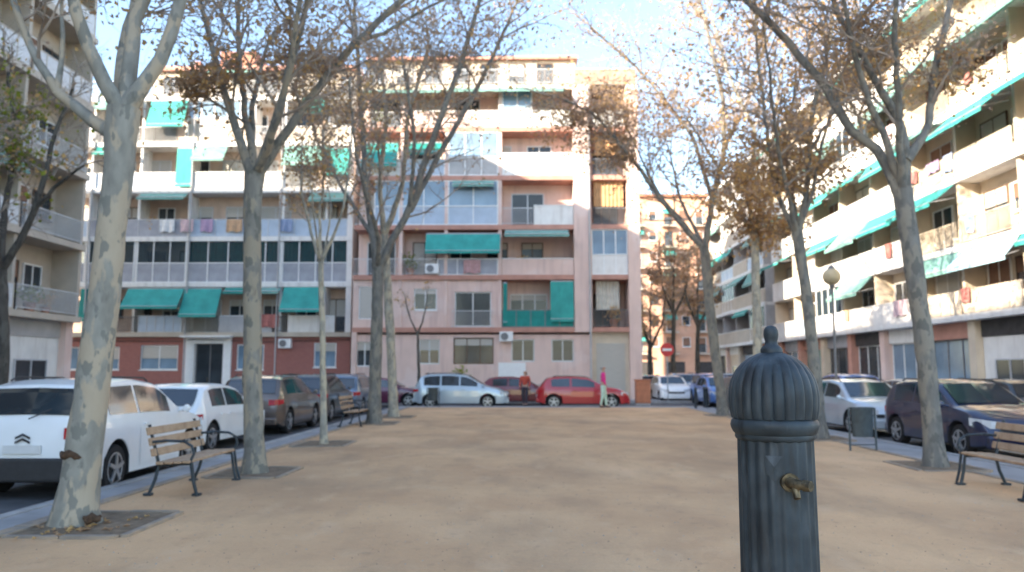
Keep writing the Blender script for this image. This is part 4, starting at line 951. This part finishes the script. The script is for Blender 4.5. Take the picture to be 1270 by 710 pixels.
side_car('saloon', Pma, 'maroon car across the end of the plaza, left of the silver one', 478, 38.2)
side_car('mpv', Psi, 'silver blue people carrier facing right in front of the pink block', 573, YC, clad=False)
side_car('saloon', Pdr, 'dark red car mostly hidden behind the silver and red cars', 645, 40.4)
rc_ = side_car('hatch', Pre, 'bright red car with blue tinted windows at the end of the sand', 718, YC-.2, clad=False); rc_.scale = (1, 1.07, 1)
nv_ = park(make_car('hatch', Pna, 'dark navy car facing us beside the tall right trunk', clad=False), 9.7, 19.4, math.pi); nv_.scale = (1, 1.06, 1.03)
park(make_car('hatch', Pls, 'pale silver car behind the litter bin', clad=False), 9.7, 24.5, math.pi)
park(make_car('saloon', Pbk, 'black car cut off by the right edge'), 9.85, 10.0, 0)
park(make_car('saloon', Pls, 'silver car between the two right trunks, farther off'), 9.7, 30.2, math.pi)
park(make_car('hatch', Pbk, 'black hatchback behind the fountain', clad=False), 9.6, 35.4, math.pi)
park(make_car('hatch', Pdk, 'charcoal hatchback across the right road by the shops', clad=False), 14.0, 21.0, 0)
park(make_car('saloon', Pbg, 'grey blue car across the right road beyond the charcoal hatchback'), 14.0, 26.5, 0)
park(make_car('suv', Pbl, 'blue car across the right road near the globe lamp'), 14.0, 32, 0)
park(make_car('saloon', Pw, 'small white car across the right road, farthest one'), 14.0, 38, 0)
park(make_car('mpv', Pbl, 'light blue van shaped car at the far right crossing'), XA(872, 44), 44, math.pi)
park(make_car('hatch', Pw, 'white car by the round red sign', clad=False), XA(822, 47), 47, math.pi)
park(make_car('saloon', Pdk, 'dark car beyond the crossing under the brown street tree'), XA(845, 52), 54, 0)
park(make_car('suv', Pbg, 'grey car at the crossing left of the light blue van', clad=False), XA(851, 46), 46.5, 0)
park(make_car('hatch', Pdk, 'small dark car just past the corner of the pink block', clad=False), XA(808, 52), 52, 0)
park(make_car('mpv', Pls, 'silver van like car far down the street on the right', clad=False), XA(893, 50), 50, math.pi)
park(make_car('saloon', Pdr, 'dark red car far down the street in the middle'), XA(833, 62), 62, math.pi)
park(make_car('hatch', Pbl, 'blue car at the right road end behind the black hatchback', clad=False), 9.8, 41.0, math.pi)
park(make_car('mpv', Pdk, 'dark van far down the street under the trees', clad=False), XA(868, 62), 62, 0)
# ------------------------------------------------------------------ benches
def bench(label):
    t = empty('park_bench', (0, 0, 0), 0, label=label, cat='bench', group='slatted benches facing the plaza'); Lb = 1.6
    # local: x along the seat, -y is the front
    for k in range(4): bevel(bx('seat_slat', wood, t, -Lb/2, Lb/2, -.24+k*.115, -.24+k*.115+.095, .42-.006*k, .455-.006*k), .008)
    for k in range(3):
        o = bevel(MB().box(-Lb/2, Lb/2, -.016, .016, -.05, .05).build('back_slat', wood, t, loc=(0, .255+.035*k, .55+k*.135)), .008); o.rotation_euler = (R(-14), 0, 0)
    for sx in (-.68, .68):
        b = MB()
        b.tube([(sx, -.30, 0), (sx, -.25, .2), (sx, -.22, .40), (sx, .0, .40), (sx, .21, .39)], .022, 8)
        b.tube([(sx, .33, 0), (sx, .25, .2), (sx, .21, .39), (sx, .27, .6), (sx, .36, .9)], .022, 8)
        b.build('leg_frame', iron, t, True)
        ax_ = sx*1.1
        b = MB(); b.tube([(ax_, .30, .68), (ax_, .1, .70), (ax_, -.14, .69), (ax_, -.24, .63), (ax_, -.27, .54), (ax_, -.23, .44), (ax_, -.27, .2), (ax_, -.33, .0)], .018, 8); b.build('armrest', iron, t, True)
        for yy in (-.3, .33): bx('foot', iron, t, sx-.04, sx+.04, yy-.05, yy+.05, .0, .03)
    return t
b1 = bench('wooden slatted bench beside the biggest tree on the left'); b1.location = (-4.52, 10.72, .012); b1.rotation_euler = (0, 0, math.pi/2)
b2 = copy_tree(b1); b2['label'] = 'wooden slatted bench cut off by the right edge'; b2.location = (6.45, 10.45, .012); b2.rotation_euler = (0, 0, -math.pi/2)
b3 = copy_tree(b1); b3['label'] = 'small far bench by the forked tree at the left cars'; b3.location = (-5.0, 23.0, .012); b3.rotation_euler = (0, 0, math.pi/2)
# ------------------------------------------------------------------ litter bins
def litter_bin(label, loc, rz=0):
    t = empty('litter_bin', loc, rz, label=label, cat='bin')
    b = MB(); k = 20; a_, c_ = .23, .15
    for (s_, z) in ((.86, .28), (.9, .3), (1.0, .83), (1.05, .84), (1.05, .87), (.95, .87), (.9, .5)):
        for j in range(k): an = 2*math.pi*j/k; b.v.append((a_*s_*math.cos(an), c_*s_*math.sin(an), z))
    for i in range(6):
        for j in range(k): p = i*k+j; r_ = i*k+(j+1) % k; b.f.append((p, r_, r_+k, p+k)); b.m.append(0)
    b.f.append(tuple(reversed(range(k)))); b.m.append(0); b.f.append(tuple(range(6*k, 7*k))); b.m.append(0)
    b.build('drum', binm, t, True)
    for s_ in (-1, 1): MB().tube([(s_*.275, 0, 0), (s_*.275, 0, .86)], .022, 8).tube([(s_*.275, 0, .7), (s_*.22, 0, .7)], .015, 6).build('post', binm, t, True)
    MB().tube([(-.275, 0, .12), (.275, 0, .12)], .012, 6).build('crossbar', binm, t, True)
    return t
p_ = gb(1071, 560); litter_bin('dark oval litter bin on two posts beside the right trees', (p_.x, p_.y, .01), .1)
p_ = gb(538, 505); litter_bin('dark litter bin in front of the silver blue people carrier', (p_.x, p_.y-.3, .01), .1)
# ------------------------------------------------------------------ lamps and poles
def globe_lamp(label, x, y, h, r_):
    t = empty('street_lamp', (x, y, 0), 0, label=label, cat='street lamp')
    MB().lathe([(.13, 0), (.13, .25), (.09, .3), (.075, .9), (.05, 1.0), (.04, h-.2), (.09, h-.15), (.10, h-.05)], 14).build('post', rail, t, True)
    pr_ = [(r_*math.sin(math.pi*i/12)+.001, h+r_-r_*math.cos(math.pi*i/12)-.06) for i in range(1, 12)]
    MB().lathe(pr_, 20).build('globe', mat('globe_opal', (.55, .45, .28), .3, .1, 3), t, True)
    MB().lathe([(r_*.55, h+r_*1.75-.06), (r_*.3, h+r_*2.0), (.03, h+r_*2.2)], 14).build('lamp_cap', rail, t, True); return t
globe_lamp('street lamp with yellowish globe in front of the white block', XA(1034, 29, 400)+.0, 29, 4.9, .33)
def pole(label, x, y, h, m, arm):
    t = empty('street_lamp', (x, y, 0), 0, label=label, cat='street lamp')
    MB().lathe([(.14, 0), (.14, .5), (.085, .55), (.06, h)], 12).build('post', m, t, True)
    MB().tube([(0, 0, h-.1), (arm*.5, 0, h+.25), (arm, 0, h+.3)], .035, 8).build('arm', m, t, True)
    o = bevel(bx('lamp_head', steel, t, arm-.05*(1 if arm > 0 else -1)-.3, arm+.3, -.12, .12, h+.24, h+.36), .03); return t
pole('pale steel street lamp post standing behind the biggest tree', XA(119, 34, 400), 34, 8.4, whitep, .9)
# round red sign
t = empty('traffic_sign', (XA(827, 41), 41, 0), 0, label='round red no entry sign on a pole at the far crossing', cat='sign')
MB().tube([(0, 0, 0), (0, 0, 2.95)], .03, 8).build('post', steel, t, True)
s_ = MB().lathe([(.36, -.02), (.36, .0), (.34, .01)], 28, (0, -.04, 2.75), ax='y').build('sign_disc', mat('sign_red', (.55, .03, .03), .4, .03, 5), t)
bx('white_bar', whitep, t, -.24, .24, -.075, -.062, 2.69, 2.81)
# orange street cabinet by the corner
t = empty('street_cabinet', (XA(796, 37.5), 37.5, 0), 0, label='orange brown street cabinet by the corner right of the red car', cat='cabinet')
om = mat('cabinet_orange', (.50, .19, .10), .6, .1, 4)
bevel(bx('cabinet_body', om, t, -.35, .35, -.25, .25, .08, 1.15), .02); bevel(bx('cabinet_top', om, t, -.39, .39, -.29, .29, 1.153, 1.22), .02); bx('cabinet_base', greyw, t, -.33, .33, -.23, .23, 0, .078)
bx('cabinet_door', om, t, -.3, -.01, -.268, -.252, .15, 1.08); bx('cabinet_door', om, t, .01, .3, -.268, -.252, .15, 1.08)
# bollards at the far crossing
for i, px in enumerate((861, 905, 925)):
    o = MB().lathe([(.06, 0), (.06, .8), (.075, .82), (.06, .88), (.02, .92)], 12).build('bollard', iron, smooth=True); p_ = XA(px, 34.0); o.location = (min(p_, 8.1), 34+i*.45, .0)
    tag(o, ['dark iron bollard at the far corner, nearest the tree with the long low limb', 'middle dark iron bollard of the far corner, seen left of the fountain', 'dark iron bollard of the far corner closest to the fountain dome'][i], 'bollard', 'iron bollards at the far corner')
# ------------------------------------------------------------------ fountain
YF = 2.45; fc = at(960, 520, YF); fcx = fc.x
F = empty('drinking_fountain', (fcx, YF, 0), R(12), label='dark cast iron drinking fountain with ribbed dome and brass tap in the foreground', cat='fountain')
zf = lambda py: ZA(py, YF, 960)
r_c = 44.5/FPX*YF; zcol = zf(545); zd0 = zf(521)
pf_ = []; nz = 26
flute = lambda a, i: 1-.045*abs(math.sin(a*10))**.6*0-.05*(.5-.5*math.cos(a*20))
prof_c = [(r_c*1.07, .16), (r_c*1.06, .2)]+[(r_c*(1.055-.055*i/nz), .2+(zcol-.2)*i/nz) for i in range(1, nz+1)]
MB().lathe(prof_c, 160, fl=flute).build('column', iron, F, True, angle=70)
MB().lathe([(r_c*1.5, -.02), (r_c*1.5, .1), (r_c*1.4, .12), (r_c*1.25, .14), (r_c*1.2, .17), (r_c*1.05, .18)], 64).build('base', iron, F, True, angle=50)
e = .0016
ring_ = [(r_c*.96, zcol-.002), (r_c*1.02, zcol+.002), (r_c*1.05, zf(541)), (r_c*1.04, zf(538)), (r_c*1.09, zf(536)), (r_c*1.14, zf(531)), (r_c*1.16, zf(527)), (r_c*1.14, zf(522)), (r_c*1.08, zf(519)), (r_c*1.05, zf(518)), (r_c*.8, zf(517.5))]
MB().lathe(ring_, 72).build('collar', iron, F, True, angle=50)
# dome: gadrooned
dz0, dz1 = zf(518.5), zf(436); dr_ = 53/FPX*YF; dp = []
for i in range(23):
    u = i/22; z = dz0+(dz1-dz0)*u
    r_ = dr_*(1-.055*(1-u/.28)**2 if u < .28 else max(0, 1-((u-.28)/.72)**2.3)**.52 if u < .999 else .12); dp.append((max(r_, dr_*.16), z))
gad = lambda a, i: 1-.055*(1-abs(math.sin(a*12)))**1.6*min(1, (22-i)/7)
MB().lathe(dp, 192, fl=gad).build('dome', iron, F, True, angle=70)
fz_ = lambda py: ZA(py, YF, 955)
MB().lathe([(dr_*.24, fz_(439)), (dr_*.25, fz_(434)), (dr_*.22, fz_(431)), (dr_*.15, fz_(428)), (dr_*.135, fz_(424)), (dr_*.155, fz_(420)), (dr_*.17, fz_(415)), (dr_*.16, fz_(410)), (dr_*.12, fz_(406)), (dr_*.04, fz_(404))], 32).build('finial', iron, F, True, angle=60)
# tap on the side facing us, to the right of the middle
zt = zf(592); ta = R(-101)
T_ = bpy.data.objects.new('tap', None)
tb = MB(); u = Vector((math.cos(ta), math.sin(ta), 0)); v = Vector((-math.sin(ta), math.cos(ta), 0)); base_ = u*r_c*.98+Vector((0, 0, zt))
tb.tube([base_-u*.01, base_+u*.012], .027, 20); tb.tube([base_+u*.01, base_+u*.03, base_+u*.045], [.017, .017, .013], 16)
tb.tube([base_+u*.04, base_+u*.05+v*.004, base_+u*.07+v*.02], [.015, .016, .012], 14)
tb.tube([base_+u*.045, base_+u*.052+Vector((0, 0, -.02)), base_+u*.062+Vector((0, 0, -.038))], [.011, .0105, .010], 14)
tb.build('tap', brass, F, True, angle=45)
MB().tube([base_+u*.068+v*.018, base_+u*.085+v*.032], [.017, .015], 18).build('push_button', brass, F, True, angle=45)
# shield plate above the tap
sh = MB(); ta2 = R(-122); 
def onc(a, z, o_=.004): return (r_c*(1+.0)*math.cos(a)+math.cos(a)*o_, r_c*math.sin(a)+math.sin(a)*o_, z)
zc_ = zf(574); out = [(-.22, .032), (.22, .032), (.24, .01), (.2, -.02), (0, -.045), (-.2, -.02), (-.24, .01)]
cen = onc(ta2, zc_, .007)
for i in range(len(out)):
    a, c = out[i], out[(i+1) % len(out)]; sh.face([cen, onc(ta2+a[0], zc_+a[1], .002), onc(ta2+c[0], zc_+c[1], .002)][::-1])
sh.build('shield_plate', iron, F, True)
bevel(bx('spill_basin', iron, F, -.2, .2, -.55, -.17, .0, .05), .01)
gr = MB()
for k in range(9): gr.box(-.18, .18, -.53+k*.04, -.51+k*.04, .051, .062)
gr.build('drain_grate', rail, F)
# ------------------------------------------------------------------ people
def person(label, loc, rz, top, legs, hair, h=1.68, stride=.18, shoes=plast, bag=None, lh=.35):
    t = empty('person', loc, rz, label=label, cat='person'); k = h/1.7
    def skinmesh(name, pts, edges, m, lev=2, root_i=0):
        me = bpy.data.meshes.new(name); me.from_pydata([Vector(p[:3])*k for p in pts], edges, []); me.materials.append(m); o = link(name, me, t)
        md = o.modifiers.new('skin', 'SKIN'); sv = me.skin_vertices
        if not sv: me.attributes; 
        for i, p in enumerate(pts):
            me.skin_vertices[0].data[i].radius = (p[3]*k, p[4]*k if len(p) > 4 else p[3]*k); me.skin_vertices[0].data[i].use_root = (i == root_i)
        md.use_smooth_shade = True; s = o.modifiers.new('subdivision', 'SUBSURF'); s.levels = lev; s.render_levels = lev; return o
    s = stride
    pelvis = (0, 0, .93, .13, .10)
    body = [pelvis, (0, 0, 1.15, .125, .09), (0, 0, 1.36, .15, .095), (0, .0, 1.44, .055, .055), (0, -.01, 1.52, .05, .05), (0, -.02, 1.60, .082, .095), (0, -.015, 1.66, .07, .085),
            (.19, 0, 1.38, .05, .05), (.23, .04, 1.12, .04, .04), (.22, -.06, .9, .03, .03), (.215, -.10, .83, .032, .02),
            (-.19, 0, 1.38, .05, .05), (-.23, -.02, 1.12, .04, .04), (-.22, -.12, .92, .03, .03), (-.215, -.16, .85, .032, .02),
            (.10, 0, .85, .085, .085), (.10, -s*.6, .48, .055, .06), (.10, -s*.9, .08, .038, .04), (.10, -s*.9-.14, .035, .04, .03),
            (-.10, 0, .85, .085, .085), (-.10, s*.2, .48, .055, .06), (-.10, s*.9, .10, .038, .04), (-.10, s*.9-.13, .035, .04, .03)]
    ed = [(0, 1), (1, 2), (2, 3), (3, 4), (4, 5), (5, 6), (2, 7), (7, 8), (8, 9), (9, 10), (2, 11), (11, 12), (12, 13), (13, 14), (0, 15), (15, 16), (16, 17), (17, 18), (0, 19), (19, 20), (20, 21), (21, 22)]
    skinmesh('body', body, ed, skin)
    g_ = 1.22
    jk = [(p[0], p[1], p[2], p[3]*g_, p[4]*g_) for p in (body[0], body[1], body[2])]+[(0, 0, 1.42, .085, .08)]+[(*p[:3], p[3]*1.35, p[4]*1.35) for p in (body[7], body[8], body[9], body[11], body[12], body[13])]
    skinmesh('jacket', jk, [(0, 1), (1, 2), (2, 3), (2, 4), (4, 5), (5, 6), (2, 7), (7, 8), (8, 9)], top)
    tj = [(*body[0][:3], .135, .11)]+[(*p[:3], p[3]*1.22, p[4]*1.22) for p in (body[15], body[16], body[17], body[19], body[20], body[21])]
    skinmesh('trousers', tj, [(0, 1), (1, 2), (2, 3), (0, 4), (4, 5), (5, 6)], legs)
    for i in (17, 21):
        p = body[i]; skinmesh('shoe', [(p[0], p[1]+.04, .05, .045, .04), (p[0], p[1]-.08, .045, .045, .035), (p[0], p[1]-.17, .035, .035, .025)], [(0, 1), (1, 2)], shoes)
    skinmesh('hair', [(0, .03, 1.66, .085, .09), (0, .055, 1.58, .08, .07), (0, .07, 1.58-lh*.4, .06, .04)], [(0, 1), (1, 2)], hair)
    # face: eyes, nose, mouth on the side the person looks to (-y)
    fb = MB()
    fb.lathe([(.004, -.012), (.014, 0), (.004, .018)], 8, (0, -.122*k, 1.59*k), ax='y'); fb.build('nose', skin, t, True)
    for sx in (-.03, .03): MB().lathe([(.004, -.006), (.011, 0), (.004, .006)], 8, (sx*k, -.108*k, 1.615*k), ax='y').build('eye', plast, t)
    bx('mouth', mat('lips', (.35, .12, .1), .5), t, -.025*k, .025*k, -.112*k, -.10*k, 1.552*k, 1.562*k)
    for sx in (-.085, .085): MB().lathe([(.008, -.02), (.018, 0), (.008, .02)], 8, (sx*k, -.01, 1.60*k)).build('ear', skin, t, True)
    if bag: bevel(bx('bag', bag, t, .24, .36, -.16, .12, .62, .88), .02)
    return t
pk = mat('jacket_pink', (.72, .04, .26), .8, .1, 8); mint = mat('trousers_mint', (.50, .68, .58), .8, .08, 8); jr = mat('jacket_rust', (.52, .08, .05), .8, .1, 8); jd = mat('trousers_dark', (.07, .06, .08), .8, .1, 8)
q_ = gb(748, 506); person('person in a bright pink jacket and pale mint trousers in front of the red car', (q_.x, q_.y-.2, .01), R(80), pk, mint, mat('hair_grey', (.35, .36, .33), .7), 1.84, .12, lh=.1)
q_ = (XA(651, 38.9), 38.9); person('person in a rust red coat standing between the silver and red cars', (q_[0], q_[1], RZ), R(-20), jr, jd, hairm, 1.78, .1)
q_ = (XA(441, 39), 41.8); person('person in dark clothes walking on the road behind the left cars', (XA(530, 41.8), 41.8, RZ), R(-95), jd, jd, hairm, 1.7, .2)
# ------------------------------------------------------------------ potted plants and laundry
RP = random.Random(31)
for (px, py, Yv, lf, s_, lab) in [(571, 463, 45.0, leafg, 1.5, 'bushy yellow green plant in a pot below the wide ground floor window')]:
    pot_plant((XA(px, Yv), Yv, 0.0), lf, 2.4, lab)
for (px, s_, lf, lab) in [(50, 1.6, leafg, 'yellow green plant on the first balcony at the far left edge'), (70, 1.3, leafo, 'ochre plant on the first balcony at the far left edge')]:
    Yv = 19.3*FPX/(650-px); pot_plant((-20.0, Yv, 3.96), lf, s_, lab)
for (px, Yv, z_, lf, s_, lab) in [(247, YL-.35, SLZ[2]+.15, leafg, 1.6, 'green potted plant on the third floor balcony above the white doorway'), (316, YL+.5, SLZ[0]+.15, leafg, 1.8, 'tall green plant on the first floor balcony left of the striped washing'),
        (190, YL+.5, SLZ[2]+.15, leafo, 1.8, 'ochre potted plant on the third floor balcony beside the biggest trunk'), (285, YL+.5, SLZ[3]+.15, leafg, 1.8, 'green potted plant on the fourth floor balcony of the brick footed block'),
        (390, YL+.5, SLZ[2]+.15, leafg, 1.7, 'green potted plant on the third floor balcony behind the slim young tree'), (510, YP+.5, SP[1]+.125, leafg, 1.8, 'green potted plant on the pink block left of the widest teal awning'),
        (650, YP+.5, SP[1]+.125, leafo, 1.6, 'ochre potted plant on the pink balcony below the faded awning'), (760, YP+.5, SP[0]+.125, leafo, 1.8, 'ochre plant in the first floor corner bay of the pink block'), (640, YP+.5, SP[3]+.125, leafg, 1.6, 'green plant on the high white parapet of the pink block'), (470, YP+.6, SP[4]+.125, leafg, 1.8, 'green plant on the top balcony of the pink block')]:
    pot_plant((XA(px, Yv, 300), Yv if Yv > YL-.3 or Yv < YL-1 else YL+.5, z_ if z_ else 0), lf, s_, lab)
cols = [mat('cloth_%s' % n, c, .9, .1, 5) for n, c in (('white', (.7, .7, .7)), ('violet', (.38, .27, .40)), ('red', (.40, .15, .13)), ('blue', (.24, .30, .45)), ('orange', (.52, .33, .2)), ('pinkish', (.58, .42, .44)))]
combos = [(c, f_) for c in cols for f_ in range(4)]; RP.shuffle(combos)
for c, fl_ in combos[:15]:
    laundry((XR-.12, RP.uniform(23, 48), zR[fl_]+1.11), -math.pi/2, RP.uniform(.5, 1.3), RP.uniform(.45, .8), c, '%s cloth over the %s floor parapet of the bright white block on the right' % (c.name.split('_')[1].split('.')[0], ['first', 'second', 'third', 'fourth'][fl_]), 'washing on the right hand balconies')
for (px, py, m_, nm) in [(285, 296, cols[4], 'orange'), (225, 262, cols[5], 'pink'), (334, 415, cols[2], 'red'), (200, 260, cols[0], 'white'), (250, 262, cols[1], 'violet'), (350, 262, cols[3], 'blue')]:
    i_ = 0 if py > 400 else 2
    laundry((XA(px, YL), YL-.06, SLZ[i_]+1.25), 0, RP.uniform(.7, 1.1), .8, m_, '%s cloth over the railing of the brick footed block at its %s floor' % (nm, 'first' if i_ == 0 else 'third'), 'washing on the central block')
